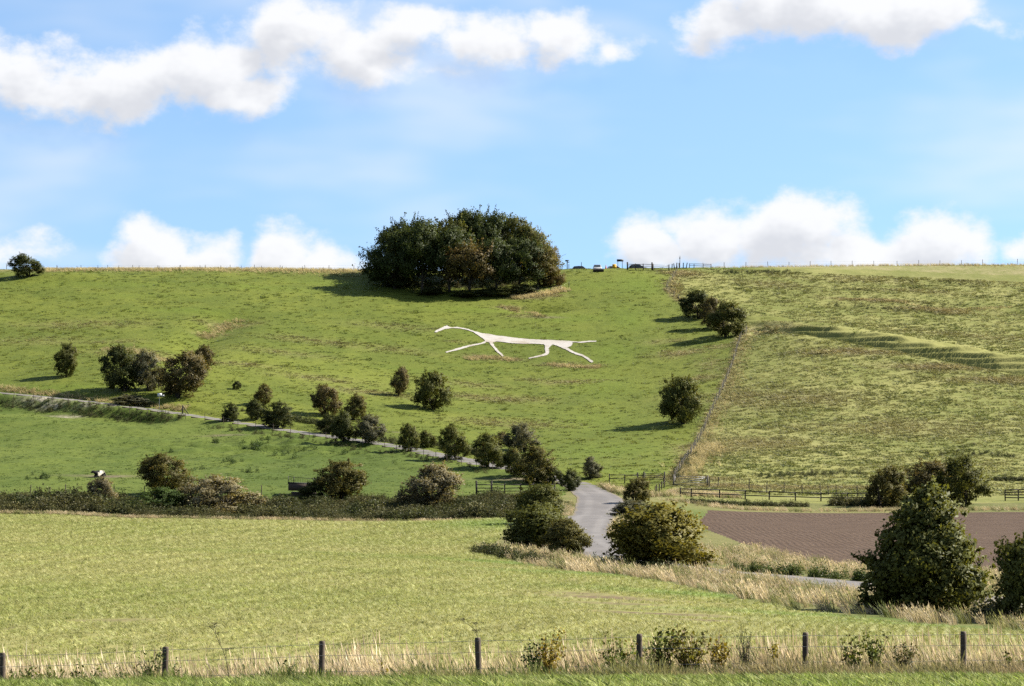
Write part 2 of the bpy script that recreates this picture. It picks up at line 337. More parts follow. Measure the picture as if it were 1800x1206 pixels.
def plough_mat():
    m, t, out = material('tilled chalky soil'); p = t.new('ShaderNodeNewGeometry').outputs['Position']
    big = t.noise(p, .045, 3, .5); mid = t.noise(p, .5, 4, .6); sm = t.noise(p, 5, 4, .65)
    q = t.vec('ADD', p, t.vec('MULTIPLY', t.vec('SUBTRACT', t.new('ShaderNodeTexNoise').outputs[1], (.5, .5, .5)), (0, 0, 0)))
    w = t.new('ShaderNodeTexWave', wave_type='BANDS', bands_direction='X', wave_profile='SIN'); t.put(w.inputs['Vector'], q); w.inputs['Scale'].default_value = .62; w.inputs['Distortion'].default_value = 7.0; w.inputs['Detail'].default_value = 2; w.inputs['Detail Scale'].default_value = .18
    w2 = t.new('ShaderNodeTexWave', wave_type='BANDS', bands_direction='Y', wave_profile='SIN'); t.put(w2.inputs['Vector'], q); w2.inputs['Scale'].default_value = .42; w2.inputs['Distortion'].default_value = 2.5; w2.inputs['Detail'].default_value = 2; w2.inputs['Detail Scale'].default_value = .3
    ridge = t.math('MAXIMUM', t.math('MULTIPLY', w.outputs[1], t.ramp(big, .42, .58)), t.math('MULTIPLY', w2.outputs[1], t.ramp(big, .42, .58, 1, .15)))
    c = t.mix(t.ramp(mid, .3, .7), (.074, .049, .034), (.102, .070, .049))
    c = t.mix(t.ramp(ridge, .2, .9, 0, .20), c, (.120, .084, .060))
    c = t.mix(t.ramp(sm, .62, .74, 0, .7), c, (.26, .215, .175))
    c = t.mix(attr(t, 'dry'), c, (.235, .175, .125))
    principled(t, out, c, .95, .08, bump(t, t.math('ADD', sm, t.math('MULTIPLY', ridge, .3)), .9, .12)); return m
M['plough'] = plough_mat()
def lane_mat():
    m, t, out = material('worn pale tarmac'); p = t.new('ShaderNodeNewGeometry').outputs['Position']
    a = attr(t, 'across'); mid = t.noise(p, .35, 4, .6); sm = t.noise(p, 7, 4, .7); pt = t.noise(p, .12, 2, .5)
    c = t.mix(t.ramp(mid, .3, .7), (.125, .115, .108), (.175, .160, .150))
    tr = t.math('ABSOLUTE', t.math('SUBTRACT', t.math('ABSOLUTE', a), .48))
    c = t.mix(t.ramp(tr, .05, .26, .45, 0), c, (.22, .205, .192))
    c = t.mix(t.math('MULTIPLY', t.ramp(pt, .52, .57), .45), c, (.115, .105, .10))
    edge = t.ramp(t.math('ADD', t.math('ABSOLUTE', a), t.math('MULTIPLY', t.math('SUBTRACT', mid, .5), .35)), .84, 1.0)
    c = t.mix(edge, c, (.19, .155, .10))
    c = t.mix(t.ramp(sm, .6, .75, 0, .3), c, (.32, .30, .29))
    principled(t, out, c, .8, .3, bump(t, sm, .4, .02)); return m
M['lane'] = lane_mat()
def simple(name, a, b, scale=3., rough=.8, spec=.25, bs=.3, bd=.02, **kw):
    m, t, out = material(name); p = t.new('ShaderNodeTexCoord').outputs['Object']
    n = t.noise(p, scale, 4, .65); principled(t, out, t.mix(t.ramp(n, .3, .7), a, b), rough, spec, bump(t, n, bs, bd), **kw); return m
M['wood'] = simple('weathered fence timber', (.045, .033, .023), (.135, .102, .070), 9)
M['palewood'] = simple('grey bleached timber', (.10, .088, .07), (.22, .19, .155), 9)
M['darkwood'] = simple('creosoted timber', (.018, .016, .014), (.05, .043, .036), 8)
M['wire'] = simple('galvanised wire', (.22, .22, .22), (.34, .34, .33), 5, .5, .5, Metallic=.6)
M['galv'] = simple('galvanised steel', (.20, .21, .215), (.30, .31, .32), 4, .45, .5, Metallic=.5)
M['bark'] = simple('bark', (.030, .026, .020), (.075, .064, .050), 6, .9, .1, .6, .03)
M['brick'] = simple('dark old brick', (.05, .035, .03), (.10, .07, .055), 7)
M['white'] = simple('white sign face', (.72, .72, .72), (.80, .80, .80), 4, .5)
M['red'] = simple('red sign border', (.45, .03, .03), (.5, .04, .035), 4, .5)
M['black'] = simple('black paint', (.012, .012, .013), (.03, .03, .03), 4, .5)
M['tyre'] = simple('tyre rubber', (.012, .012, .012), (.025, .025, .025), 9, .85)
M['glass'] = simple('car glass', (.02, .03, .03), (.03, .04, .04), 1, .06, .8)
M['silver'] = simple('silver car paint', (.42, .43, .44), (.46, .47, .48), 1, .3, .6, 0, .001)
M['darkpaint'] = simple('dark car paint', (.015, .016, .02), (.022, .024, .03), 1, .3, .6, 0, .001)
M['bluepaint'] = simple('blue car paint', (.03, .06, .20), (.035, .07, .23), 1, .3, .6, 0, .001)
M['yellow'] = simple('yellow grit bin plastic', (.75, .42, .02), (.85, .50, .04), 4, .5)
M['orange'] = simple('orange plastic', (.7, .12, .03), (.8, .16, .04), 4, .5)
M['cow'] = None
def chalk_mat():
    m, t, out = material('packed chalk'); p = t.new('ShaderNodeNewGeometry').outputs['Position']
    mid = t.noise(p, .35, 4, .6); sm = t.noise(p, 3.5, 4, .65)
    c = t.mix(t.ramp(mid, .4, .75), (.45, .425, .39), (.33, .29, .235)); c = t.mix(t.ramp(sm, .60, .74, 0, .5), c, (.42, .37, .27))
    c = t.mix(t.ramp(sm, .22, .36, .5, 0), c, (.49, .475, .45))
    principled(t, out, c, .95, .05, bump(t, sm, .5, .08)); return m
M['chalk'] = chalk_mat()

# ------------------------------------------------------------------ object helpers
def tag(o, label=None, cat=None, group=None, kind=None):
    for k, v in (('label', label), ('category', cat), ('group', group), ('kind', kind)):
        if v: o[k] = v
    return o
def link(name, me, mat=None, parent=None, loc=None):
    o = bpy.data.objects.new(name, me); COL.objects.link(o)
    if mat is not None and me is not None and not me.materials: me.materials.append(mat)
    if parent is not None: o.parent = parent
    if loc is not None: o.location = loc
    return o
def empty(name, loc=(0, 0, 0), rz=0):
    o = bpy.data.objects.new(name, None); o.empty_display_size = .3; COL.objects.link(o); o.location = loc; o.rotation_euler = (0, 0, rz); return o
def np_mesh(name, V, Fq=None, Ft=None, attrs=None, smooth=False):
    """mesh from numpy vertices, quads and triangles, with float point attributes"""
    me = bpy.data.meshes.new(name); V = np.asarray(V, np.float32)
    Fq = np.zeros((0, 4), np.int32) if Fq is None else np.asarray(Fq, np.int32).reshape(-1, 4); Ft = np.zeros((0, 3), np.int32) if Ft is None else np.asarray(Ft, np.int32).reshape(-1, 3)
    me.vertices.add(len(V)); me.vertices.foreach_set('co', V.ravel())
    nl = Fq.size+Ft.size; me.loops.add(nl); me.loops.foreach_set('vertex_index', np.r_[Fq.ravel(), Ft.ravel()].astype(np.int32))
    me.polygons.add(len(Fq)+len(Ft)); me.polygons.foreach_set('loop_start', np.r_[np.arange(len(Fq))*4, Fq.size+np.arange(len(Ft))*3].astype(np.int32))
    if smooth: me.polygons.foreach_set('use_smooth', np.ones(len(Fq)+len(Ft), bool))
    for k, a in (attrs or {}).items():
        at_ = me.attributes.new(k, 'FLOAT', 'POINT'); at_.data.foreach_set('value', np.asarray(a, np.float32))
    me.update(calc_edges=True); return me

# ------------------------------------------------------------------ the land: one sheet, shared out between fields
def patches(x, y, L):
    r = np.zeros(x.shape)
    for (u, v, rx, ry, s) in L:
        cx, cy_ = at(u, v, 60); m = (np.abs(x-cx) < 3*rx) & (np.abs(y-cy_) < 3*ry)
        r[m] = np.maximum(r[m], s*np.exp(-((x[m]-cx)/rx)**2-((y[m]-cy_)/ry)**2))
    return r
rows = np.concatenate([[-2500,-900,-300,-120,-60,-30,-12,-4,2,7], np.arange(12, 48, .8), np.arange(48, 276, .72), np.arange(276, 398, .42), np.arange(398, 450, .25), np.arange(450, 500, .42), [502,505,510,518,530,545,570,620,700,850,1100,1600,2600,5000]])
s = np.linspace(-1, 1, 570); ext = np.array([3, 8, 16, 30, 60, 110, 200, 400, 900, 2500, 6000.])
wy = .245*np.clip(rows, 12, 520)+9
X = np.concatenate([-(wy[:, None]+ext[::-1][None, :]), wy[:, None]*s[None, :], wy[:, None]+ext[None, :]], 1); Y = np.repeat(rows[:, None], X.shape[1], 1)
Z = height(X, Y); nr, nc = X.shape
xf, yf, zf = X.ravel(), Y.ravel(), Z.ravel()
DRY = [(850,628,3.4,1.8,.9),(905,632,2.2,1.3,.8),(985,641,3.2,1.6,.9),(1045,643,2,1.2,.8),(800,600,2,.9,.4),(1000,672,6,2,.6),(940,668,3,2,.4),
 (235,618,6,3,.75),(290,632,4,3,.6),(400,575,5,2.2,.75),(372,590,3,2.2,.7),(195,600,5,2,.45),(420,640,6,2.5,.5),(560,665,8,3,.5),(560,600,9,3,.45),(650,690,7,3,.55),
 (860,700,9,3,.6),(900,745,9,4,.5),(820,675,7,3,.4),(1200,620,5,3,.7),(1225,665,4,3,.6),(1170,600,4,2,.55),(1210,700,5,4,.45),(1250,640,2.5,8,.5),
 (895,542,2.6,1.4,.9),(930,556,4,1,.75),(700,575,9,3,.35),(150,570,12,4,.4),(60,600,8,4,.35),(690,615,7,3,.35),(500,620,8,3,.4),
 (1540,528,7,1.1,1),(1650,545,9,1.3,.8),(1480,525,6,1,.5),(1620,512,10,2,.4),(1240,790,4,6,1),(1215,840,5,2,.9),(1340,590,6,2.5,.8),(1500,618,9,2.2,.8),(1650,645,9,2.2,.8),(1760,668,8,2.2,.7),
 (1330,780,7,7,.5),(1400,700,12,7,.45),(1300,700,7,8,.5),(1600,750,14,7,.35),(1280,855,6,2,.9),(1400,858,7,1.5,.7),(1500,858,6,1.6,.6),(1265,610,3,2,.7),(1195,480,4,3,1),(1180,500,2,3,.8),(1183,512,1.5,3,.8),
 (1700,590,14,4,.35),(1500,490,14,4,.4),(1350,500,8,4,.45),(1700,490,12,5,.35),(930,523,4,1.6,1),(965,520,3,1.5,1)]
LUSH = [(1120,500,5,8,.9),(1100,560,4,10,.9),(1080,620,5,10,.8),(1065,680,5,12,.7),(1055,740,6,12,.6),(1070,790,7,8,.7),(1030,800,6,5,.6),(1130,830,6,3,.7),(880,585,9,3,.8),(950,590,9,4,.7),(1000,560,8,3,.8),
 (850,545,9,2.5,.7),(620,500,14,3,.7),(450,505,14,3,.6),(320,545,8,2.5,.7),(200,500,14,3,.5),(130,680,6,2,.7),(250,520,12,3,.4),(720,650,7,2,.4),(1050,500,7,5,.7),
 (870,920,5,10,.9),(700,908,12,3,.7),(300,906,20,2,.5),(900,990,7,3,.9),(1100,1012,8,3,1),(1300,1048,7,2.5,1),(1500,1085,6,2.5,1),(1700,1102,5,2.5,1),(1215,905,4,12,1),(1500,848,8,1.5,.5)]
SOIL = [(175,837,3.8,.8,1),(135,836,2,.4,.7),(915,842,4.5,1.1,.9),(960,846,3,.9,.8),(110,732,2.5,.9,.5),(400,765,3,.5,.7),(1065,1050,2.4,1.7,.95),(1010,1043,1.8,1.4,.8),(1150,1078,2.4,2.0,1),(1205,1083,1.9,1.9,1),(1240,1091,1.3,1.6,.9),(1100,1062,2.0,1.5,.8),(1175,1072,2.2,1.5,.7),(700,760,2,.7,.5),(210,1090,1,.8,.6),(150,1091,.6,.6,.8),(860,1030,3,.6,.4),(1180,1056,2.5,.5,.6),(960,558,3,.6,.6),(1010,898,1.8,3,.5)]
CHALKP = [(75,707,3.0,1.2,.9),(95,716,2.2,1.0,.8),(120,733,1.8,.8,.9),(160,718,2.2,.6,.6),(255,650,.1,.1,0),(200,720,1.5,.6,.5),(60,700,2,.7,.7)]
dry = patches(xf, yf, DRY); lush = patches(xf, yf, LUSH); soil = patches(xf, yf, SOIL); chalk = patches(xf, yf, CHALKP)
_d, _t = seg_dist(xf, yf, DIAG); dry = np.maximum(dry, np.exp(-(_d/.9)**2)*.7*(yf > 282))
_d, _t = seg_dist(xf, yf, [(px(1000,122),122),(px(1060,103),103),(px(1120,94),94),(px(1230,88),88)]); soil = np.maximum(soil, .75*np.exp(-(_d/.45)**2)*(.5+fbm(xf, yf, 3, 2, 4)))
for a, b in ((at(205,1092,50), at(430,1045,50)), (at(0,1110,50), at(300,1010,50)), (at(300,1110,50), at(640,1010,50))):   # drill wheelings
    _d, _t = seg_dist(xf, yf, [a, b]); soil = np.maximum(soil, .55*np.exp(-(_d/.16)**2)*(fbm(xf, yf, 3, 2, 6) > .05))
lx = lane_near(xf, yf)[0]; soil = np.maximum(soil, .0*lx)
top = np.exp(-((yf-478)/5.5)**2); dry = np.maximum(dry, .8*top*(xf < px(640, 482)))
dry = np.maximum(dry, .75*(yf > 492)*(xf > px(1200, 490)))
dry = np.clip(dry*(.75+.6*fbm(xf, yf, 5, 3, 12)), 0, 1)
i0 = (np.arange(nr-1)[:, None]*nc+np.arange(nc-1)[None, :]).ravel()
Q = np.stack([i0, i0+1, i0+nc+1, i0+nc], 1)
cx, cyy = xf[Q].mean(1), yf[Q].mean(1)
LOWLANE = [tuple(p) for p in LANE if p[1] > 286]
PASTURE = LOWLANE+[(px(1000,286),286),(px(990,272),272),(px(850,270),270),(-150,270),(-4000,270),(-4000,372)]
RIGHT = DIAG+[(60,500),(60,8000),(9000,8000),(9000,274),(px(1178,274),274)]
def zone_of(x, y):
    z = np.full(x.shape, 6)
    z[y > 284] = 0
    z[inpoly(x, y, RIGHT)] = 1
    z[inpoly(x, y, PASTURE)] = 2
    z[inpoly(x, y, CROP)] = 3
    z[inpoly(x, y, PLOUGH)] = 4
    z[y < 39.5] = 5
    return z
zid = zone_of(cx, cyy)
for k, (nm, mt, lb) in enumerate((('hillside', 'hill', 'smooth green chalk hillside left of the diagonal fence'), ('rough_hillside', 'rough', 'rough tussocky hillside right of the diagonal fence'), ('pasture', 'pasture', 'bright green pasture below the lane'),
        ('crop_field', 'crop', 'pale green field of drilled seedlings'), ('ploughed_field', 'plough', 'brown tilled field right of the lane'), ('lawn', 'lawn', 'bright short turf along the bottom edge'), ('verge_ground', 'verge', 'turf of verges, banks and field margins'))):
    q = Q[zid == k]; us, inv = np.unique(q, return_inverse=True)
    me = np_mesh(nm, np.stack([xf[us], yf[us], zf[us]], 1), inv.reshape(-1, 4), None, {'dry': dry[us], 'lush': lush[us], 'soil': soil[us], 'chalk': chalk[us]}, True)
    tag(link(nm, me, M[mt]), lb, None, None, 'structure')

# lane: a strip laid on its bed
tan = np.gradient(LANE, axis=0); tan /= np.linalg.norm(tan, axis=1)[:, None]; nor = np.stack([tan[:, 1], -tan[:, 0]], 1)
A = np.linspace(-1, 1, 9); LW = LANE_W*(1+.05*fbm(LANE[:, 0], LANE[:, 1], 4, 2, 21))
LV = np.concatenate([np.concatenate([LANE+nor*(LW*a)[:, None], (LANE_Z+.045-.03*a*a-.02*(abs(a) == 1))[:, None]], 1)[:, None, :] for a in A], 1)
n = len(LANE); i0 = (np.arange(n-1)[:, None]*9+np.arange(8)[None, :]).ravel()
me = np_mesh('lane', LV.reshape(-1, 3), np.stack([i0, i0+1, i0+10, i0+9], 1), None, {'across': np.tile(A, n)}, True)
MARKS = [(px(1014, 206.5), 206.5), (px(1021, 206.3), 206.3), (px(1028, 206.1), 206.1)]
lane_o = tag(link('lane_road', me, M['lane']), 'narrow pale tarmac lane winding up the hill', None, None, 'structure')

for mx_, my_ in MARKS:      # a broken white line across the mouth of a field entrance
    Vm = np.array([(mx_+a, my_+b, 0) for a, b in ((-.13, -.22), (.13, -.22), (.13, .22), (-.13, .22))]); Vm[:, 2] = lane_near(Vm[:, 0], Vm[:, 1])[1]+.052
    link('road_marking', np_mesh('road_marking', Vm, [(0, 1, 2, 3)]), M['white'], lane_o)
# the chalk horse: turf cut away down to packed chalk, slightly sunk rim
HZ = [(118,182),(140,160),(205,137),(198,118),(218,131),(238,115),(252,130),(285,139),(330,134),(390,144),(440,153),(490,173),(560,188),(640,196),(700,212),(800,224),(900,237),(1050,249),(1200,256),(1330,261),(1411,269),(1440,272),(1470,273),(1550,263),(1632,262),(1632,273),(1550,277),(1470,286),(1440,280),(1410,281),
 (1408,300),(1395,318),(1360,328),(1400,352),(1440,372),(1500,392),(1550,420),(1602,458),(1594,472),(1572,468),(1530,434),(1485,408),(1420,388),(1340,347),(1280,320),(1225,300),(1205,315),(1190,335),(1192,375),(1170,400),(1090,417),(1000,432),(990,423),(1070,405),(1140,385),(1153,370),(1146,340),(1145,295),
 (1060,290),(950,290),(850,287),(750,275),(700,268),(670,280),(690,320),(725,358),(777,408),(755,414),(698,368),(648,312),(626,280),(610,275),(590,290),(500,310),(440,325),(380,342),(300,361),(235,376),(218,368),(300,343),(380,319),(450,302),(540,286),(590,266),(570,240),(520,207),(480,183),(430,166),(390,156),(330,148),(285,149),(215,158),(145,184)]
hp = [at(740+a/5.294, 550+b/5.294, 300) for a, b in HZ]
hx0, hx1 = min(p[0] for p in hp)-.3, max(p[0] for p in hp)+.3; hy0, hy1 = min(p[1] for p in hp)-.3, max(p[1] for p in hp)+.3
cs = .11; gx = np.arange(hx0, hx1, cs); gy = np.arange(hy0, hy1, cs); HX, HY = np.meshgrid(gx, gy)
jx = HX+.10*fbm(HX, HY, .8, 2, 31); jy = HY+.16*fbm(HX, HY, .8, 2, 32)
HIN = inpoly(jx+cs/2, jy+cs/2, hp)[:-1, :-1]; HIN[1:] &= HIN[:-1]; HIN[:, 1:] &= HIN[:, :-1]
hzv = height(HX, HY)+.075
i0 = (np.arange(len(gy)-1)[:, None]*len(gx)+np.arange(len(gx)-1)[None, :])[HIN]
q = np.stack([i0, i0+1, i0+len(gx)+1, i0+len(gx)], 1); us, inv = np.unique(q, return_inverse=True)
me = np_mesh('chalk_horse', np.stack([HX.ravel()[us], HY.ravel()[us], hzv.ravel()[us]], 1), inv.reshape(-1, 4), None, None, True)
horse_o = tag(link('chalk_horse', me, M['chalk']), 'white chalk horse figure cut into the green hillside', 'hill figure')

# ------------------------------------------------------------------ vegetation kit
def leaf_material(name, kind):
    """kind OBJECT: tint from the object's colour (alpha = share of turned leaves); INSTANCER: tint from the scattered point"""
    m, t, out = material(name); sh = attr(t, 'shade')
    if kind == 'OBJECT':
        oi = t.new('ShaderNodeObjectInfo'); c0 = oi.outputs['Color']; hue = attr(t, 'hue')
        turned = t.ramp(t.math('SUBTRACT', hue, t.math('SUBTRACT', 1.0, oi.outputs['Alpha'])), -.06, .06)
        c = t.mix(turned, c0, (.125, .088, .030))
    else:
        c = attr(t, 'tint', 'INSTANCER', True)
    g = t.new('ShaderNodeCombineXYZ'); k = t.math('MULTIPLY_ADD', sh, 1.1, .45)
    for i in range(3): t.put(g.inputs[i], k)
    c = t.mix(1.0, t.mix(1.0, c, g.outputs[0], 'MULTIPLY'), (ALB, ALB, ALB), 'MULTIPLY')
    b = t.new('ShaderNodeBsdfPrincipled'); t.put(b.inputs['Base Color'], c); b.inputs['Roughness'].default_value = .55; b.inputs['Specular IOR Level'].default_value = .10 if kind == 'OBJECT' else .14
    tr = t.new('ShaderNodeBsdfTranslucent'); t.put(tr.inputs[0], t.mix(1.0, c, (1.25, 1.15, .5) if kind == 'OBJECT' else (1.1, 1.06, .85), 'MULTIPLY'))
    mx = t.new('ShaderNodeMixShader'); mx.inputs[0].default_value = .30 if kind == 'OBJECT' else .35
    t.l.new(b.outputs[0], mx.inputs[1]); t.l.new(tr.outputs[0], mx.inputs[2]); t.l.new(mx.outputs[0], out.inputs[0]); return m
M['leaf'] = leaf_material('leaves', 'OBJECT'); M['blade'] = leaf_material('grass blades', 'INSTANCER')
def unit(a): return a/np.maximum(np.linalg.norm(a, axis=-1, keepdims=True), 1e-9)
def leaf_cloud(rg, C, N, L, ratio=.62):
    """one rhombic leaf per centre, its plane turned to N"""
    n = len(C); a = unit(np.cross(N, rg.normal(size=(n, 3)))); b = np.cross(N, a); L = L[:, None]
    V = np.stack([C-a*L, C-b*L*ratio+N*L*.18, C+a*L, C+b*L*ratio+N*L*.18], 1).reshape(-1, 3)
    return V, np.arange(4*n).reshape(n, 4)
def crown_mesh(name, seed, lobes, nclump, nleaf, leaf, spread, fill=.45, twigs=0):
    """lobes: (x, y, z, rx, ry, rz); leaves gathered in clumps spread through the outer part of every lobe"""
    rg = np.random.RandomState(seed); Lb = np.array(lobes, float)
    area = (Lb[:, 3]*Lb[:, 4]*Lb[:, 5])**(2/3); pick = rg.choice(len(Lb), nclump, p=area/area.sum())
    d = unit(rg.normal(size=(nclump, 3))); rr = 1-(1-fill)*rg.rand(nclump)**1.8*.9
    rr *= 1+.10*rg.normal(size=nclump)
    C = Lb[pick, :3]+d*Lb[pick, 3:]*rr[:, None]
    keep = C[:, 2] > .03; C = C[keep]; d = d[keep]; nclump = len(C)
    cs_ = rg.rand(nclump); ch = np.clip(.5+.5*(perlin(C[:, 0]*1.3+seed, C[:, 2]*1.3)+.35*rg.normal(size=nclump)), 0, 1)
    idx = np.repeat(np.arange(nclump), nleaf); n = len(idx); sp = spread*(.6+.8*rg.rand(nclump))
    off = rg.normal(size=(n, 3))*sp[idx][:, None]*np.array([1, 1, .75]); P = C[idx]+off
    if twigs:   # a few sprays that break the outline
        k = rg.choice(nclump, twigs); m_ = nleaf//2; ti = np.repeat(k, m_); s_ = rg.rand(len(ti))
        dirs = unit(d[k]+np.array([0, 0, .5])+.5*rg.normal(size=(twigs, 3))); T = C[ti]+np.repeat(dirs, m_, 0)*(s_*spread*4.5)[:, None]+rg.normal(size=(len(ti), 3))*spread*.28
        P = np.r_[P, T]; idx = np.r_[idx, ti]; n = len(idx)
    ok = P[:, 2] > .01; P = P[ok]; idx = idx[ok]; n = len(idx)
    N = unit(d[idx]*.55+rg.normal(size=(n, 3))*.75+np.array([0, 0, .25])); L = leaf*(.65+.7*rg.rand(n))
    O = unit(d[idx]+.8*unit(P-np.array([0, 0, .85]))+.5*unit(P-C[idx])); N = N*np.where((N*O).sum(1) < 0, -1, 1)[:, None]; SN = np.repeat(unit(O*.62+N*.38), 4, 0)
    V, Fq = leaf_cloud(rg, P, N, L)
    sh = np.clip(.38+.36*cs_[idx]+.2*rg.rand(n), 0, 1); hu = np.clip(.55*ch[idx]+.45*rg.rand(n), 0, 1)
    q = np.percentile(np.hypot(P[:, 0], P[:, 1]), 97); zt = np.percentile(P[:, 2], 99.3)
    V = V/np.array([q, q, zt/2.0]); me = np_mesh(name, V, Fq, None, {'shade': np.repeat(sh, 4), 'hue': np.repeat(hu, 4)}, True); me.normals_split_custom_set_from_vertices(SN.tolist()); return me
def tubes(paths, sides=6):
    """paths: list of (points, radii) -> one mesh of tapered limbs"""
    V, Fq = [], []; base = 0
    for P, rad in paths:
        P = np.array(P, float); T = unit(np.gradient(P, axis=0)); ref = np.array([.31, .95, .05]); a = unit(np.cross(T, ref)); b = np.cross(T, a)
        th = np.arange(sides)/sides*2*np.pi
        ring = P[:, None, :]+(a[:, None, :]*np.cos(th)[None, :, None]+b[:, None, :]*np.sin(th)[None, :, None])*np.array(rad)[:, None, None]
        V.append(ring.reshape(-1, 3)); m_ = len(P)
        for i in range(m_-1):
            for k in range(sides):
                Fq.append((base+i*sides+k, base+i*sides+(k+1) % sides, base+(i+1)*sides+(k+1) % sides, base+(i+1)*sides+k))
        base += m_*sides
    return np.concatenate(V), np.array(Fq)
def tube_mesh(name, paths, sides=6):
    V, Fq = tubes(paths, sides); return np_mesh(name, V, Fq, None, None, True)
def stems_mesh(name, seed, n, spread, h, r):
    rg = np.random.RandomState(seed); paths = []
    for i in range(n):
        a = rg.rand()*6.28; o = np.array([math.cos(a), math.sin(a), 0])*rg.rand()*.12; e = np.array([math.cos(a)*spread*(.4+.6*rg.rand()), math.sin(a)*spread*(.4+.6*rg.rand()), h*(.7+.5*rg.rand())])
        mid_ = o*.5+e*.4+rg.normal(size=3)*.06; mid_[2] = e[2]*.5
        rr = r*(.6+.6*rg.rand()); paths.append(([(o[0], o[1], -.12), mid_, e], [rr, rr*.7, rr*.25]))
    return tube_mesh(name, paths, 5)
def dome_lobes(seed, n, tall=1.0, wide=1.0, lumpy=.35, low=.0):
    """lobes inside a unit dome: half width 1, height 2; low lifts the skirt so that stems show"""
    rg = np.random.RandomState(seed); sk = rg.normal(size=2)*(.10 if seed < 220 else .02); L = [(sk[0], sk[1], .92+low*.3, .76*wide, .76*wide, .90-low*.3)]
    for i in range(n+4):
        a = 6.283*(i*1.618+rg.rand()*.6); z = .30+low+(i+.5)/(n+4)*(1.25-low); w_ = math.sqrt(max(.10, 1-((z-.75)/1.3)**2))*(.86+.22*rg.rand()); r = lumpy*(.62+.5*rg.rand())
        L.append((math.cos(a)*(w_-r*.7)*wide+sk[0]*z, math.sin(a)*(w_-r*.7)*wide+sk[1]*z, z, r, r, r*.95*tall))
    for i in range(3):
        a = rg.rand()*6.28; k = .35*rg.rand(); L.append((math.cos(a)*k+sk[0]*1.6, math.sin(a)*k+sk[1]*1.6, 1.50+.25*rg.rand(), .34, .34, .32))
    return L
BUSH = [crown_mesh('crown', 100+i, dome_lobes(200+i, 6+i % 4, 1, 1, (.34, .42, .30, .38, .45, .36, .28, .40, .33, .37)[i], (0, .04, .12, 0, .0, .1, .06, .0, .12, .03)[i]), 240, 72, .036, .080, .5, 26) for i in range(10)]
BSTEM = [stems_mesh('trunk', 300+i, 7, .5, 1.1, .045) for i in range(3)]
def cone_lobes(seed):
    rg = np.random.RandomState(seed); L = [(0, 0, .75, .60, .60, .68), (0, 0, 1.35, .30, .30, .5)]
    for z, sp, n_, r in ((.32, .62, 6, .30), (.55, .72, 7, .30), (.85, .60, 7, .28), (1.15, .43, 7, .25), (1.45, .29, 6, .22), (1.68, .17, 5, .18), (1.84, .08, 3, .14)):
        for i in range(n_): a = 6.283*(i+rg.rand()*.8)/n_; k = sp*(.85+.3*rg.rand()); L.append((math.cos(a)*k, math.sin(a)*k, z+rg.normal()*.06, r*(.85+.3*rg.rand()), r*(.85+.3*rg.rand()), r*.8))
    return L
NEAR = [crown_mesh('crown', 120, cone_lobes(220), 760, 46, .034, .062, .5, 150),
        crown_mesh('crown', 121, dome_lobes(221, 8, 1.0, 1.0, .40), 520, 46, .042, .080, .45, 60),
        crown_mesh('crown', 122, dome_lobes(222, 7, 1.1, .95, .40), 480, 46, .042, .080, .45, 60)]
NSTEM = stems_mesh('trunk', 330, 9, .6, 1.3, .03)
GROW = {'beech': (.042, .057, .017), 'hawthorn': (.092, .100, .026), 'dark': (.066, .077, .025), 'brown': (.118, .100, .042), 'grey': (.125, .125, .075), 'pale': (.20, .175, .10), 'olive': (.108, .100, .030), 'yellow': (.145, .130, .028), 'green': (.055, .085, .022)}
def plant(name, cat, label, u, vb, w, vt, col, turned=.1, mesh=0, stem=None, group=None, y0=70, depth=1.0, lean=0, yy=None, sink=0):
    if yy is None: x, y = at(u, vb, y0)
    else: x, y = px(u, yy), yy
    k = y/F; hw = w*k/2; x = px(u, y+hw*.35) if yy is None else x; y = y+hw*.35 if yy is None else y
    z = hz(x, y)-.05-sink; H = (vb-vt)*k*1.02 if yy is None else (VH-vt)*k-z
    rg = random.Random(int(u*7+vb*13)); e = empty(name, (x, y, z)); rz = rg.random()*6.28
    me = BUSH[(int(u)*7+mesh*3) % 10] if mesh < 100 else NEAR[mesh-100]
    c = link('crown', me, M['leaf'], e); c.scale = (hw*1.10, hw*1.10*depth, H/2*1.0); c.rotation_euler = (0, lean, rz)
    v = .9+.2*rg.random(); c.color = (GROW[col][0]*v, GROW[col][1]*v, GROW[col][2]*v, turned*.5)
    t_ = link('trunk', BSTEM[mesh % 3] if mesh < 100 else NSTEM, M['bark'], e); t_.scale = (hw, hw*depth, H/2)
    return tag(e, label, cat, group)
G1, G2, G3 = 'hawthorn bushes on the open hillside', 'bushes along the lane', 'bushes of the hedge line'
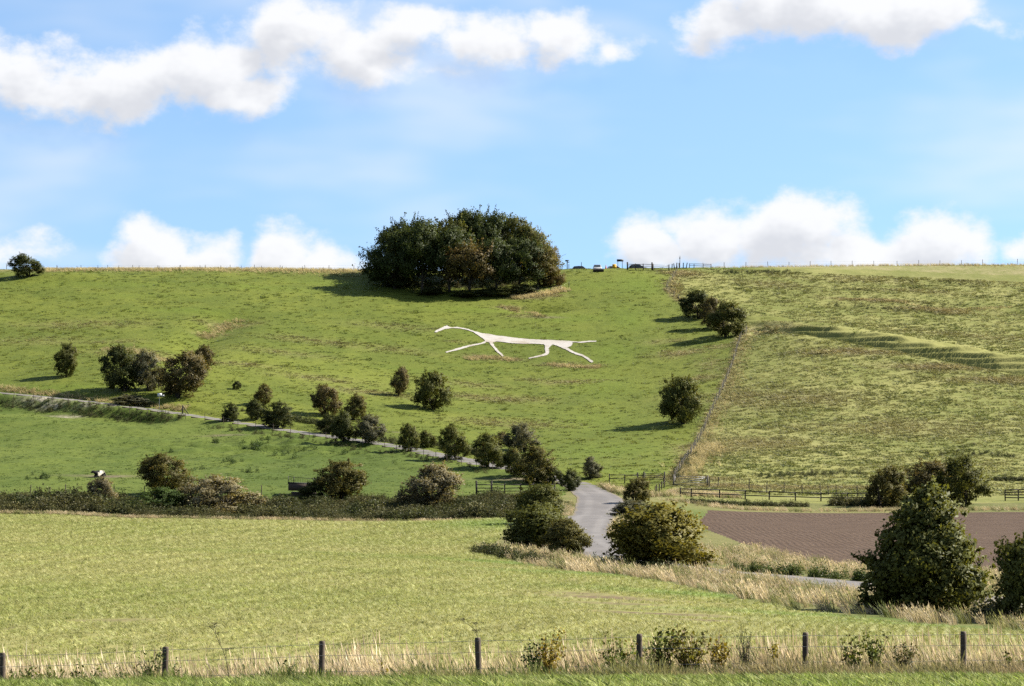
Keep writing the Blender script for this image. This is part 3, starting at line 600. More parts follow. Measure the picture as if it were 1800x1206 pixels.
B = [  # column, base row, width, top row, colour, turned share, variant, label, group
 (50,487,54,449,'dark',.15,0,'dark round bush on the skyline at the far left, against the top fence',None),
 (116,664,40,607,'hawthorn',.3,1,'narrow upright hawthorn with orange tinged side, alone near the left edge of the slope',G1),
 (220,690,76,613,'dark',.1,2,'tall dark green hawthorn, leftmost of the three big bushes above the lane sign',G1),
 (264,690,62,622,'grey',.35,3,'greyish half bare bush between two larger hawthorns above the lane sign',G1),
 (312,702,92,624,'brown',.45,4,'broad rounded brown green hawthorn just right of the small white lane sign',G1),
 (358,651,35,609,'brown',.35,5,'small round brownish hawthorn uphill of the big three bushes',G1),
 (417,685,15,670,'dark',.1,0,'tiny dark windswept bush casting a long shadow above the lane',G1),
 (235,709,66,690,'grey',.4,1,'low scrubby bush at the foot of the tall dark hawthorn',G1),
 (464,713,34,677,'olive',.55,2,'orange brown bush above the lane, behind two dark roadside bushes',G1),
 (405,744,30,712,'dark',.2,3,'small dark roadside bush, first one down the lane from the leaning stile post',G2),
 (452,738,34,704,'dark',.2,4,'small dark bush at the lane, below the orange brown one',G2),
 (487,757,58,711,'dark',.25,5,'wide dark bush covering the lane edge below the orange brown one',G2),
 (575,731,50,679,'brown',.45,0,'brown tinged hawthorn above the lane, left of a matching pair',G1),
 (621,740,44,695,'olive',.45,1,'yellow brown hawthorn above the lane, right of a matching pair',G1),
 (700,697,32,647,'brown',.5,2,'slim upright brown hawthorn with a long shadow, left of a dense dark bush',G1),
 (762,721,60,657,'hawthorn',.3,3,'dense dark green hawthorn alone below the horse, casting a broad shadow',G1),
 (578,762,42,728,'dark',.2,4,'low dark scrub on the upper lane bank left of a grey bush',G2),
 (604,779,40,727,'dark',.2,5,'upright dark bush standing on the lane edge beside a grey green bush',G2),
 (646,782,56,734,'grey',.15,0,'silvery grey green bush on the lower lane edge',G2),
 (722,795,38,747,'hawthorn',.3,1,'narrow bush on the lane edge with a smaller one behind it',G2),
 (752,785,30,757,'hawthorn',.3,2,'smaller round bush just behind a narrow lane edge bush',G2),
 (803,811,52,750,'hawthorn',.25,3,'tall oval bush on the lower lane edge, fourth from the bend',G2),
 (856,823,58,766,'hawthorn',.35,4,'broad bush on the lower lane edge next to the tall oval one',G2),
 (921,796,60,747,'grey',.3,5,'pale green bush on the bank above the lane near the bend',G2),
 (880,785,36,760,'brown',.4,0,'low brownish scrub left of the pale green bush on the bank',G2),
 (905,838,46,791,'hawthorn',.4,1,'upright bush where the lane disappears behind foliage',G2),
 (944,850,74,789,'olive',.35,2,'large olive bush hiding the lane just before the bend',G2),
 (973,852,38,817,'dark',.2,3,'small dark bush right of the large olive bush at the bend',G2),
 (1000,863,36,826,'dark',.2,4,'small dark bush at the inside corner of the bend',G2),
 (1037,842,36,804,'grey',.15,5,'compact grey green bush standing above the lane bend',G2),
 (1200,747,72,667,'hawthorn',.3,1,'lone oval hawthorn near the diagonal fence, throwing its shadow left',G1),
 (1228,562,58,513,'dark',.25,1,'dark hawthorn, upper one of the clump on the diagonal fence',G1),
 (1254,578,46,526,'brown',.4,2,'reddish brown hawthorn, middle one of the clump on the diagonal fence',G1),
 (1277,594,60,535,'hawthorn',.4,3,'large hawthorn, lower one of the clump on the diagonal fence',G1),
 (1115,886,48,841,'olive',.3,4,'round olive bush right of the lane below the bend',G2),
 (1108,908,64,880,'grey',.4,5,'greyish scrub behind the big yellow green bush',G2),
 (1551,892,70,823,'olive',.3,0,'rounded olive tree at the post and rail fence',G3),
 (1640,880,92,814,'brown',.35,1,'broad brownish bush behind the tall foreground hawthorn, left half of a pair',G3),
 (1698,892,96,806,'hawthorn',.3,2,'taller dark bush behind the foreground hawthorn, right half of a pair',G3),
 (301,872,98,802,'olive',.3,3,'large round olive bush standing up from the hedge, left of the bridge',G3),
 (395,908,148,842,'pale',.25,4,'wide pale straw coloured willow scrub in the hedge',G3),
 (183,892,54,841,'pale',.1,5,'small pale bush in the hedge below the cow',G3),
 (268,905,96,860,'green',.05,0,'low green bramble mound at the field edge',G3),
 (600,878,90,814,'olive',.3,1,'round olive bush hiding the right end of the bridge railing',G3),
 (548,880,40,848,'dark',.1,4,'low dark bush in front of the bridge railing',G3),
 (756,898,104,821,'pale',.2,2,'tall pale leaved sallow bush in the middle of the hedge',G3),
]
for (u, vb, w, vt, col, tn, mv, lb, g) in B:
    plant('skyline_bush' if g is None else 'hawthorn_bush' if g == G1 else 'roadside_bush' if g == G2 else 'hedge_bush', 'bush', lb, u, vb, w, vt, col, tn, mv, group=g, y0=230)
plant('roadside_bush', 'bush', 'dark bush behind the double bush left of the lane, beside the small road sign', 952, 912, 86, 853, 'hawthorn', .2, 3, yy=216, depth=.9)
plant('roadside_bush', 'bush', 'big dark hawthorn bush left of the lane, spilling over the field corner', 945, 974, 116, 890, 'hawthorn', .15, 101, yy=176)
plant('roadside_bush', 'bush', 'lower greener bush joined to the right of the big dark one, on the lane edge', 992, 978, 80, 915, 'olive', .1, 102, yy=170)
plant('roadside_bush', 'bush', 'big yellow green bush right of the lane in front of the tilled field', 1166, 1008, 168, 889, 'yellow', .12, 102, yy=152)
plant('hawthorn_tree', 'tree', 'tall ragged hawthorn tree in the right foreground, in front of the tilled field', 1630, 1084, 196, 866, 'hawthorn', .22, 100, yy=101.5)
plant('hawthorn_tree', 'tree', 'dark hawthorn tree cut off by the right edge', 1812, 1116, 128, 942, 'hawthorn', .12, 101, yy=95)

# the hilltop beech clump
def beech_lobes(seed, skirt):
    rg = np.random.RandomState(seed); L = [(0, 0, 1.22, .62, .62, .62)]
    for i in range(11):
        a = 6.283*(i+rg.rand())/9; z = .80-skirt*.42+rg.rand()*(.75+.3*skirt); r = .28+.13*rg.rand(); w_ = math.sqrt(max(.1, 1-((z-1.0)/1.05)**2)); L.append((math.cos(a)*(w_-r*.7), math.sin(a)*(w_-r*.7), z, r, r, r))
    for i in range(4):
        a = rg.rand()*6.28; L.append((math.cos(a)*.3, math.sin(a)*.3, 1.62+.12*rg.rand(), .30, .30, .28))
    return L
BEECH = [crown_mesh('crown', 500+i, beech_lobes(520+i, (0, .3, .9, 0)[i]), 360, 44, .032, .075, .5, 40) for i in range(4)]
def beech_trunk(seed):
    rg = np.random.RandomState(seed); top = np.array([rg.normal()*.05, rg.normal()*.05, 1.35]); P = [((0, 0, -.05), (.01, 0, .3), (.02, .02, .7), tuple(top)), (.05, .038, .03, .008)]
    paths = [(P[0], P[1])]
    for i in range(9):
        a = 6.283*i/9+rg.rand(); z0 = .30+.07*i; r = .45+.3*rg.rand(); paths.append((((.01, .0, z0), (math.cos(a)*r*.45, math.sin(a)*r*.45, z0+.22), (math.cos(a)*r, math.sin(a)*r, z0+.55)), (.018, .012, .004)))
    return tube_mesh('trunk', paths, 6)
BTRUNK = [beech_trunk(560+i) for i in range(3)]
GB = 'beeches of the hilltop clump'
BT = [  # column, distance, width, top row, colour, turned, variant, label
 (694,462,112,404,'beech',.04,2,'leftmost tree of the hilltop clump, its dark skirt almost touching the grass'),
 (742,460,100,392,'beech',.05,1,'second tree from the left in the front row of the hilltop clump'),
 (790,461,96,398,'beech',.10,0,'third tree from the left in the front row of the hilltop clump'),
 (826,458,92,424,'brown',.45,3,'russet leaved tree in the middle of the front row of the hilltop clump'),
 (872,460,92,418,'beech',.12,0,'tree just right of the russet one in the front row of the hilltop clump'),
 (912,461,92,416,'beech',.10,1,'second tree right of the russet one in the front row of the hilltop clump'),
 (945,463,80,432,'olive',.40,3,'olive brown tree near the right end of the hilltop clump'),
 (968,466,50,462,'brown',.55,2,'low brown tree closing the right end of the hilltop clump'),
 (700,472,100,396,'beech',.05,0,'second row tree behind the left end of the hilltop clump'),
 (735,474,98,380,'beech',.06,3,'taller back tree at the left shoulder of the hilltop clump'),
 (785,472,92,382,'hawthorn',.20,1,'back tree in the dip between the two humps of the hilltop clump'),
 (828,474,96,366,'beech',.06,0,'back tree on the left side of the taller hump of the hilltop clump'),
 (866,473,98,368,'beech',.08,3,'tallest back tree at the top of the hilltop clump'),
 (905,474,94,380,'hawthorn',.15,2,'back tree sloping down to the right of the tallest one in the hilltop clump'),
 (934,472,70,394,'hawthorn',.35,1,'thin topped back tree at the right shoulder of the hilltop clump'),
 (958,474,50,430,'olive',.45,0,'rearmost small tree at the right end of the hilltop clump'),
]
for i, (u, y, w, vt, col, tn, mv, lb) in enumerate(BT):
    x = px(u, y); z = hz(x, y); k = y/F; H = ((VH-vt)*k-z)*.955; e = empty('beech_tree', (x, y, z-.05)); rg = random.Random(i*17+3)
    c = link('crown', BEECH[mv], M['leaf'], e); c.scale = (w*k/2*1.03, w*k/2*1.03, H/2.0); c.rotation_euler = (0, 0, rg.random()*6.28)
    v = .95+.25*rg.random(); c.color = (GROW[col][0]*v, GROW[col][1]*v, GROW[col][2]*v, tn)
    if i in (0, 7): c.location = (0, 0, -1.7); c.scale[2] = (H+1.7)/2.0
    t_ = link('trunk', BTRUNK[i % 3], M['bark'], e); t_.scale = (6.2, 6.2, H/1.93); t_.rotation_euler = (0, 0, rg.random()*6.28)
    tag(e, lb, 'tree', GB)
for j, (u, y, w, h, lb) in enumerate(((705,463,80,2.6,'low dark shrub under the left end of the hilltop clump'),(760,458,66,1.5,'low shrub under the second and third trees of the hilltop clump'),(815,457,70,1.3,'low shrub at the foot of the russet tree in the hilltop clump'),(868,458,70,1.5,'low shrub right of the russet tree\'s foot in the hilltop clump'),(920,459,60,1.9,'low dark shrub near the right end of the hilltop clump'))):
    x = px(u, y); e = empty('understorey_shrub', (x, y, hz(x, y)-.05)); k = y/F
    c = link('crown', BUSH[j], M['leaf'], e); c.scale = (w*k/2, w*k/3, h/2); c.rotation_euler = (0, 0, j); c.color = (*GROW['dark'], .15)
    t_ = link('trunk', BSTEM[j % 3], M['bark'], e); t_.scale = (w*k/2, w*k/3, h/2); tag(e, lb, 'shrub', 'shrubs under the hilltop clump')

# ------------------------------------------------------------------ scattered grass (nobody could count it)
def blade_mesh(name, seed, n, h, w, rad, lean, bend, droop=.0, head=0):
    """a tuft of n curved blades; lean is a wind push to -X"""
    rg = np.random.RandomState(seed); V, Ft, sh = [], [], []; b = 0
    for i in range(n):
        a = rg.rand()*6.283; r = rad*math.sqrt(rg.rand()); o = np.array([math.cos(a)*r, math.sin(a)*r, -.03]); hh = h*(.55+.6*rg.rand())
        dr = np.array([math.cos(a)*bend*rg.rand()-lean*(.6+.8*rg.rand()), math.sin(a)*bend*rg.rand(), 1.]); dr /= np.linalg.norm(dr)
        side = unit(np.cross(dr, np.array([rg.normal(), rg.normal(), .1])))*w*(.6+.8*rg.rand())/2
        m1 = o+dr*hh*.55; tip = o+dr*hh+np.array([-lean*.35*hh+math.cos(a)*droop*hh, math.sin(a)*droop*hh, -droop*hh*.4]); s_ = rg.rand()
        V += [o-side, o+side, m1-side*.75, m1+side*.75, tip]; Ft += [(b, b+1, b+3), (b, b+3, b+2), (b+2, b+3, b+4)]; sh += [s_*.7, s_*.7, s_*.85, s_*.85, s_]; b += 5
        if head and rg.rand() < head:
            hw_ = side*1.9; V += [tip-dr*hh*.16-hw_*.2, tip-dr*hh*.06+hw_, tip+dr*hh*.08, tip-dr*hh*.06-hw_]; Ft += [(b, b+1, b+2), (b, b+2, b+3)]; sh += [s_*.6+.3]*4; b += 4
    return np_mesh(name, np.array(V), None, Ft, {'shade': np.clip(sh, 0, 1)})
def mound_mesh(name, seed, n, leaf):
    rg = np.random.RandomState(seed); d = unit(rg.normal(size=(n, 3))); d[:, 2] = np.abs(d[:, 2]); C = d*np.array([.5, .5, .85])*(.45+.55*rg.rand(n, 1)**.5)*(1+.25*rg.normal(size=(n, 1)))
    C[:, 2] = np.abs(C[:, 2]); V, Fq = leaf_cloud(rg, C, unit(d*.6+rg.normal(size=(n, 3))*.7+np.array([0, 0, .2])), leaf*(.6+.8*rg.rand(n)))
    return np_mesh(name, V, Fq, None, {'shade': np.repeat(rg.rand(n), 4)})
def scatter(name, label, protos, P, rz, scl, tint, mat):
    """every point of one mesh carries a tuft (geometry nodes)"""
    n = len(P); me = bpy.data.meshes.new(name); me.vertices.add(n); me.vertices.foreach_set('co', np.asarray(P, np.float32).ravel())
    a = me.attributes.new('rot', 'FLOAT_VECTOR', 'POINT'); r3 = np.zeros((n, 3), np.float32); r3[:, 2] = rz; a.data.foreach_set('vector', r3.ravel())
    a = me.attributes.new('scl', 'FLOAT_VECTOR', 'POINT'); a.data.foreach_set('vector', np.asarray(scl, np.float32).ravel())
    a = me.attributes.new('tint', 'FLOAT_COLOR', 'POINT'); a.data.foreach_set('color', np.c_[tint, np.ones(n)].astype(np.float32).ravel())
    o = link(name, me); tag(o, label, None, None, 'stuff')
    ng = bpy.data.node_groups.new(name, 'GeometryNodeTree'); ng.interface.new_socket('Geometry', in_out='INPUT', socket_type='NodeSocketGeometry'); ng.interface.new_socket('Geometry', in_out='OUTPUT', socket_type='NodeSocketGeometry')
    t = NT(ng); gi = t.new('NodeGroupInput'); go = t.new('NodeGroupOutput'); ip = t.new('GeometryNodeInstanceOnPoints'); jn = t.new('GeometryNodeJoinGeometry')
    t.l.new(gi.outputs[0], ip.inputs['Points'])
    for pm in protos:
        if not pm.materials: pm.materials.append(mat)
        po = bpy.data.objects.new(pm.name, pm); oi = t.new('GeometryNodeObjectInfo'); oi.inputs['Object'].default_value = po; oi.inputs['As Instance'].default_value = True; t.l.new(oi.outputs['Geometry'], jn.inputs[0])
    t.l.new(jn.outputs[0], ip.inputs['Instance']); ip.inputs['Pick Instance'].default_value = True
    for k, sock, ty in (('rot', 'Rotation', 'FLOAT_VECTOR'), ('scl', 'Scale', 'FLOAT_VECTOR')):
        na = t.new('GeometryNodeInputNamedAttribute', data_type=ty); na.inputs[0].default_value = k; t.l.new(na.outputs[0], ip.inputs[sock])
    t.l.new(ip.outputs[0], go.inputs[0])
    md = o.modifiers.new('scatter', 'NODES'); md.node_group = ng; return o
RG = np.random.RandomState(77)
def sample(n, y0, y1, pw=0.0, x0=None, x1=None):
    """random points in the widened view wedge, density falling off as y**-pw"""
    u = RG.rand(n); e = 2-pw; y = (y0**e+u*(y1**e-y0**e))**(1/e); hw = .215*y+3
    x = RG.uniform(-1, 1, n)*hw
    if x0 is not None: x = RG.uniform(x0, x1, n)
    return x, y
def colmix(a, b, t): return np.array(a)[None, :]*(1-t[:, None])+np.array(b)[None, :]*t[:, None]
def field_attr(x, y):
    d = patches(x, y, DRY); dd, _ = seg_dist(x, y, DIAG); return np.maximum(d, np.exp(-(dd/1.0)**2)*.6*(y > 282))
def jitter(c, k): return np.clip(c*(1+k*RG.normal(size=(len(c), 1))), .002, .9)
TUFT = [blade_mesh('grass_tuft', 700+i, 26, .30, .050, .34, .18, 1.3, .25) for i in range(3)]
# hill sward
x, y = sample(190000, 284, 486, .3)
z_ = zone_of(x, y); keep = np.isin(z_, (0, 1)) & ~inpoly(x, y, hp); x, y, z_ = x[keep], y[keep], z_[keep]
d, _, w_ = lane_near(x, y); keep = d > w_+.4; x, y, z_ = x[keep], y[keep], z_[keep]
dr = field_attr(x, y); lu = patches(x, y, LUSH); clump = .5+.9*fbm(x, y, 2.2, 3, 41)+.5*fbm(x, y, 9, 2, 42)
band = (y-np.interp(x, [p[0] for p in RIDGE], [p[1] for p in RIDGE]))*.83; band = (band > 8) & (band < 25) & (x > px(1290, 420))
prob = np.where(band, .1, 1)*np.where(z_ == 1, .20+.30*clump, -.10+.40*clump)*(1-.75*np.clip(lu, 0, 1))+.8*dr
keep = RG.rand(len(x)) < np.clip(prob, .02, 1); x, y, z_, dr, clump = x[keep], y[keep], z_[keep], dr[keep], clump[keep]
n = len(x); t = np.clip(.5+.8*fbm(x, y, 14, 2, 43)+.3*RG.normal(size=n), 0, 1)
tint = np.where((z_ == 1)[:, None], colmix((.17, .20, .046), (.32, .31, .115), t), colmix((.112, .152, .017), (.19, .212, .032), t))
dk = (RG.rand(n) < .18)[:, None]; tint = np.where(dk, np.where((z_ == 1)[:, None], np.array([[.085, .118, .028]]), np.array([[.062, .105, .018]])), tint)
tint = tint*(1-np.clip(dr*1.3, 0, 1))[:, None]+np.array((.37, .315, .15))[None, :]*np.clip(dr*1.3, 0, 1)[:, None]
sc_ = (.42+.5*RG.rand(n)**2)*(.7+.45*np.clip(clump, 0, 1)); sc_ = np.where(z_ == 1, sc_*1.55, sc_*1.12)*(1+.6*dr)
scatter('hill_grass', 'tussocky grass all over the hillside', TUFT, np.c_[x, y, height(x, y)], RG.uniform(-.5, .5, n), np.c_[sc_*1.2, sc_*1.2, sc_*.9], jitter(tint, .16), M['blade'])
# pasture, with nettle clumps
x, y = sample(36000, 266, 372, .2); keep = zone_of(x, y) == 2; x, y = x[keep], y[keep]; d, _, w_ = lane_near(x, y); k = d > w_+.3; x, y = x[k], y[k]
k = (RG.rand(len(x)) < .25+.9*np.clip(fbm(x, y, 5, 3, 45)+.1, 0, 1)) & (patches(x, y, SOIL) < .3); x, y = x[k], y[k]; n = len(x)
tint = colmix((.062, .110, .014), (.125, .180, .032), np.clip(.5+.8*fbm(x, y, 8, 2, 46)+.3*RG.normal(size=n), 0, 1)); sc_ = .32+.45*RG.rand(n)**2
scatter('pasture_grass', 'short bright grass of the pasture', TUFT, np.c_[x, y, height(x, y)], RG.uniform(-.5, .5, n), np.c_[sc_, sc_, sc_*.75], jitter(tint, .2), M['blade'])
MOUND = [mound_mesh('weed_clump', 740+i, 170, .065) for i in range(3)]
# undergrowth of the hedge line, lane banks, fence feet
def strip(n, line, half, seed=0, skew=0.0):
    """points scattered along a ground polyline"""
    L = catmull(line, 1.0); s_ = RG.randint(0, len(L)-1, n); f_ = RG.rand(n)[:, None]; p = L[s_]*(1-f_)+L[s_+1]*f_; tg = unit(L[s_+1]-L[s_]); nn = np.c_[-tg[:, 1], tg[:, 0]]
    return p+nn*(RG.normal(size=n)*half*.5+skew)[:, None]
ug = []
x = RG.uniform(-64, px(930, 258), 9500); y = RG.uniform(246.5, 271, 9500); e = np.interp(x, [px(0, 250), px(120, 250), px(200, 250), px(280, 250), px(1000, 250)], [256.5, 256, 251, 247.5, 246.5]); k = y > e
ug.append((x[k], y[k], (.82+.28*(x[k] < px(190, 258)))*(1-.35*sstep(260, 271, y[k]))*(.40+.75*np.clip(.55+1.7*fbm(x[k], y[k], 4, 2, 51), 0, 1.7)), 0))
for (ln, n_, hf, sc0, cc) in (([(px(u, y_), y_) for u, y_ in ((1465,272),(1520,271),(1580,270))], 260, 1.4, .7, 0), ([DIAG[0], DIAG[1]], 120, .8, .5, 0),
        ([(px(u, y_), y_) for u, y_ in ((1200,268),(1260,267),(1330,268),(1420,269))], 200, .9, .45, 1), ([(px(u, y_), y_) for u, y_ in ((1262,152),(1330,147.5),(1440,139.5),(1560,131.5))], 800, .7, .5, 2),
        ([(px(u, y_), y_) for u, y_ in ((1060,284),(1085,268),(1092,262))], 130, .6, .35, 2), ([at(u, v, 200) for u, v in ((0,710),(120,720),(200,732),(330,736))], 300, 1.8, .38, 1), ([at(u, v, 200) for u, v in ((380,752),(500,769),(620,789),(760,810),(860,832))], 160, 1.2, .36, 1),
        ([at(u, v, 200) for u, v in ((560,752),(680,775),(800,792),(900,812))], 240, 1.3, .6, 1), ([at(u, v, 200) for u, v in ((430,720),(520,740),(560,745))], 130, 1.6, .6, 1), ([(px(u, 466), 466) for u in (690,760,840,930)], 260, 5, .6, 0),
        ([(px(u, y_), y_) for u, y_ in ((1075,158),(1120,150),(1180,146))], 160, .8, .5, 0), ([(px(u, y_), y_) for u, y_ in ((850,168),(905,160),(960,156))], 200, .9, .45, 1), ([(px(u, y_), y_) for u, y_ in ((1540,106),(1570,104),(1590,103))], 110, .5, .4, 0), ([(px(1740,97), 97), (px(1850,93), 93)], 260, .9, .6, 0),
        ([at(u, v, 300) for u, v in ((1440,533),(1520,540),(1620,540),(1720,535))], 110, 1.6, .30, 1), ([at(u, v, 300) for u, v in ((1260,480),(1330,480),(1400,478))], 90, 1.8, .4, 1), ([at(u, v, 300) for u, v in ((1330,838),(1420,835),(1520,832))], 130, 1.8, .34, 1), ([at(u, v, 300) for u, v in ((1620,802),(1700,798),(1790,802))], 90, 1.2, .3, 1), ([at(u, v, 300) for u, v in ((1740,845),(1830,846))], 120, .8, .4, 1)):
    p = strip(n_, ln, hf); ug.append((p[:, 0], p[:, 1], sc0*(.6+.7*RG.rand(n_)), cc))
for (u, v, n_, s0) in ((445,782,5,.7),(455,790,4,.8),(470,775,4,.6),(430,795,4,.5),(500,800,5,.6),(378,778,4,.6),(395,815,5,.5),(432,830,5,.55),(540,790,4,.5),(70,838,6,.5),(50,842,5,.45),(90,842,4,.5),(300,793,3,.4),(420,812,4,.45),(610,800,4,.5),(360,826,4,.4)):
    cx_, cy_ = at(u, v, 230); ug.append((cx_+RG.normal(size=n_)*.8, cy_+RG.normal(size=n_)*.8, s0*(.6+.6*RG.rand(n_)), 3))
UX = np.concatenate([a[0] for a in ug]); UY = np.concatenate([a[1] for a in ug]); US = np.concatenate([a[2] for a in ug]); UC = np.concatenate([np.full(len(a[0]), a[3]) for a in ug])
d, _, w_ = lane_near(UX, UY); k = d > w_+.25+US*.35; UX, UY, US, UC = UX[k], UY[k], US[k], UC[k]; n = len(UX); t = np.clip(.45+.9*fbm(UX, UY, 6, 3, 52)+.25*RG.normal(size=n), 0, 1)
tint = colmix((.050, .062, .018), (.120, .112, .044), t); tint[UC == 1] = colmix((.040, .055, .014), (.085, .085, .03), t[UC == 1]); tint[UC == 2] = colmix((.055, .085, .016), (.10, .125, .03), t[UC == 2]); tint[UC == 3] = colmix((.030, .058, .010), (.05, .085, .016), t[UC == 3])
scatter('undergrowth', 'dark nettles, brambles and weeds along hedge, banks and fences', MOUND, np.c_[UX, UY, height(UX, UY)-.03], RG.rand(n)*6.28, np.c_[US*1.25, US*1.25, US*(1.0+.5*RG.rand(n))], jitter(tint, .2), M['blade'])
# seedlings of the drilled field, in rows
SEED = [blade_mesh('seedling', 760+i, 9, .15, .014, .08, .25, 1.0, .3) for i in range(3)]
x, y = sample(230000, 47, 258, 1.0); k = (zone_of(x, y) == 3); x, y = x[k], y[k]
a_ = R(10); q = x*math.cos(a_)-y*math.sin(a_); rowsp = .36; q2 = q+.5*fbm(x, y, 30, 2, 61); sft = (np.round(q2/rowsp)*rowsp-q2)*.4*(y < 170); x = x+sft*math.cos(a_); y = y-sft*math.sin(a_)
k = RG.rand(len(x)) < np.clip(.72+.55*fbm(x, y, 9, 3, 62)-1.9*patches(x, y, SOIL)-.35*np.exp(-((np.mod(x*math.cos(a_)-y*math.sin(a_), 12.)-6)/.3)**2), .02, 1); x, y = x[k], y[k]; n = len(x); lu = patches(x, y, LUSH)
t = np.clip(.5+.6*fbm(x, y, 20, 3, 63)+.25*RG.normal(size=n), 0, 1); tint = colmix((.285, .33, .085), (.43, .415, .165), t)*(1+.15*np.sin((x*math.cos(a_)-y*math.sin(a_))*2.2+1.5*fbm(x, y, 12, 2, 64))*np.clip(.6+fbm(x, y, 25, 2, 65), 0, 1)+.05*np.sin((x*math.cos(a_)-y*math.sin(a_))*7)*(y < 150))[:, None]; tint = tint*(1-.7*lu)[:, None]+np.array((.19, .31, .06))[None, :]*(.7*lu)[:, None]
sc_ = (.75+.6*RG.rand(n))*np.interp(y, [47, 150, 258], [.85, 1.25, 1.9])
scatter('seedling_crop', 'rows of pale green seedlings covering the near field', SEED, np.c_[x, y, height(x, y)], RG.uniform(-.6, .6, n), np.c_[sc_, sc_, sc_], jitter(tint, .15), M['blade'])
# bleached tall grass on verges and along fences
DRYT = [blade_mesh('tall_grass', 780+i, 15, 1.0, .0075, .22, .40, .42, .06, .8) for i in range(3)]
DRYF = [blade_mesh('tall_grass', 790+i, 26, .95, .024, .30, .40, .5, .06, .5) for i in range(3)]
pts = []
x = RG.uniform(-13, 13, 4400); y = 45.5+np.abs(RG.normal(size=4400))*2.3; k = RG.rand(4400) < .55+.9*fbm(x, y, 1.7, 2, 76); x, y = x[k], y[k]; pts.append((x, y, .88+.35*fbm(x, y, 1.3, 2, 77)))
x = RG.uniform(-13, 13, 2200); y = RG.uniform(42.6, 45.5, 2200); k = RG.rand(2200) < .04+.38*sstep(-1, 6, x); pts.append((x[k], y[k], np.full(k.sum(), .5)))
P_near = [np.concatenate([p[i] for p in pts]) for i in range(3)]
x, y, s_ = P_near; n = len(x); gr = (RG.rand(n) < .22)[:, None]; t = np.clip(.5+.7*fbm(x, y, 1.6, 2, 71)+.3*RG.normal(size=n), 0, 1); s_ = s_*(.72+.4*RG.rand(n))*(1+.12*fbm(x, y*0, 2.5, 2, 72))
scatter('tall_dry_grass', 'tall bleached grass along the foreground fence', DRYT, np.c_[x, y, height(x, y)], RG.uniform(-.35, .35, n), np.c_[s_, s_, s_], jitter(np.where(gr, colmix((.17, .20, .06), (.30, .30, .12), t), colmix((.42, .335, .21), (.76, .63, .45), t)), .2), M['blade'])
pts = []
def addstrip(n_, line, half, s0, skew=0): 
    p = strip(n_, line, half, 0, skew); pts.append((p[:, 0], p[:, 1], np.full(n_, s0)))
VG = [at(u, v, 60) for u, v in VERGE]; L_ = catmull(VG, 1.0)
LF = [tuple(p) for p in LANE if 92 < p[1] < 178 and p[0] > 0]
for _i in range(1):     # the band between the field edge and the lane
    n_ = 24000; x = RG.uniform(px(850, 160), 30, n_); y = RG.uniform(84, 176, n_); dl, _, wl = lane_near(x, y); z_ = zone_of(x, y)
    lo = np.interp(x, [p[0] for p in VG], [p[1] for p in VG]); mid_lane = np.interp(x, [p[0] for p in LF[::-1]] if LF[0][0] > LF[-1][0] else [p[0] for p in LF], [p[1] for p in LF[::-1]] if LF[0][0] > LF[-1][0] else [p[1] for p in LF])
    k = (z_ == 6) & (dl > wl+.5) & (y > lo+.3) & (y < mid_lane+1) & (RG.rand(n_) < .05+.7*np.clip(.28+1.6*fbm(x, y, 3.0, 2, 73), 0, 1)); pts.append((x[k], y[k], .72*(1-.12*np.exp(-((x[k]-px(1490, 122))/4.0)**2))*(.55+.6*np.clip(.5+1.2*fbm(x[k], y[k], 3.5, 2, 75), 0, 1))))
    k = (z_ == 6) & (dl > wl+2.2) & (y > mid_lane) & (x > px(1200, 160)) & (RG.rand(n_) < .45); pts.append((x[k], y[k], np.full(k.sum(), .6)))
addstrip(900, [(px(u, y_), y_) for u, y_ in ((1066,192),(1075,205),(1098,222))], 1.2, .55); addstrip(500, [(px(u, y_), y_) for u, y_ in ((1000,236),(1005,255),(1010,262))], .8, .35)
addstrip(1500, HEDGE[1:], .6, .45, 0); addstrip(800, [(px(u, y_), y_) for u, y_ in ((1180,270),(1300,262),(1500,262),(1850,262))], 1.6, .45)
addstrip(3400, [(px(u, 477.5), 477.5) for u in (60,200,350,500,640)], 6.0, .5); addstrip(250, DIAG, 1.0, .42); addstrip(800, DIAG[:6], 1.3, .36, -1.3); addstrip(160, DIAG[8:], 1.0, .40, -.8); addstrip(700, [(px(u, y_), y_) for u, y_ in ((900,456),(930,457),(965,459),(995,462))], 1.4, .6)
addstrip(1000, [(px(u, 496+6*(u > 1400)), 496+6*(u > 1400)) for u in (1210,1300,1450,1600,1850)], 2.5, .5); addstrip(700, [at(u, v, 240) for u, v in ((0,680),(120,692),(240,706),(330,716))], .9, .45); addstrip(700, [(px(u, y_), y_) for u, y_ in ((1050,288),(1090,280),(1130,276),(1170,280))], 2.0, .6); addstrip(700, [(px(u, y_), y_) for u, y_ in ((1190,284),(1240,280),(1300,280))], 2.2, .5)
addstrip(500, [at(u, v, 260) for u, v in ((1205,838),(1235,800),(1255,780))], 2.2, .6); addstrip(350, [at(u, v, 300) for u, v in ((820,632),(860,629),(905,634))], 1.2, .38); addstrip(350, [at(u, v, 300) for u, v in ((965,640),(1010,645),(1055,645))], 1.2, .38); addstrip(350, [at(u, v, 300) for u, v in ((360,596),(395,575),(425,562))], 1.6, .4); addstrip(300, [at(u, v, 300) for u, v in ((880,540),(905,543),(950,557))], 1.0, .35); addstrip(400, [at(u, v, 300) for u, v in ((180,615),(235,617),(300,635))], 2.2, .4); addstrip(400, [at(u, v, 300) for u, v in ((1470,527),(1560,528),(1650,545),(1780,540))], .8, .4)
x, y, s_ = [np.concatenate([p[i] for p in pts]) for i in range(3)]
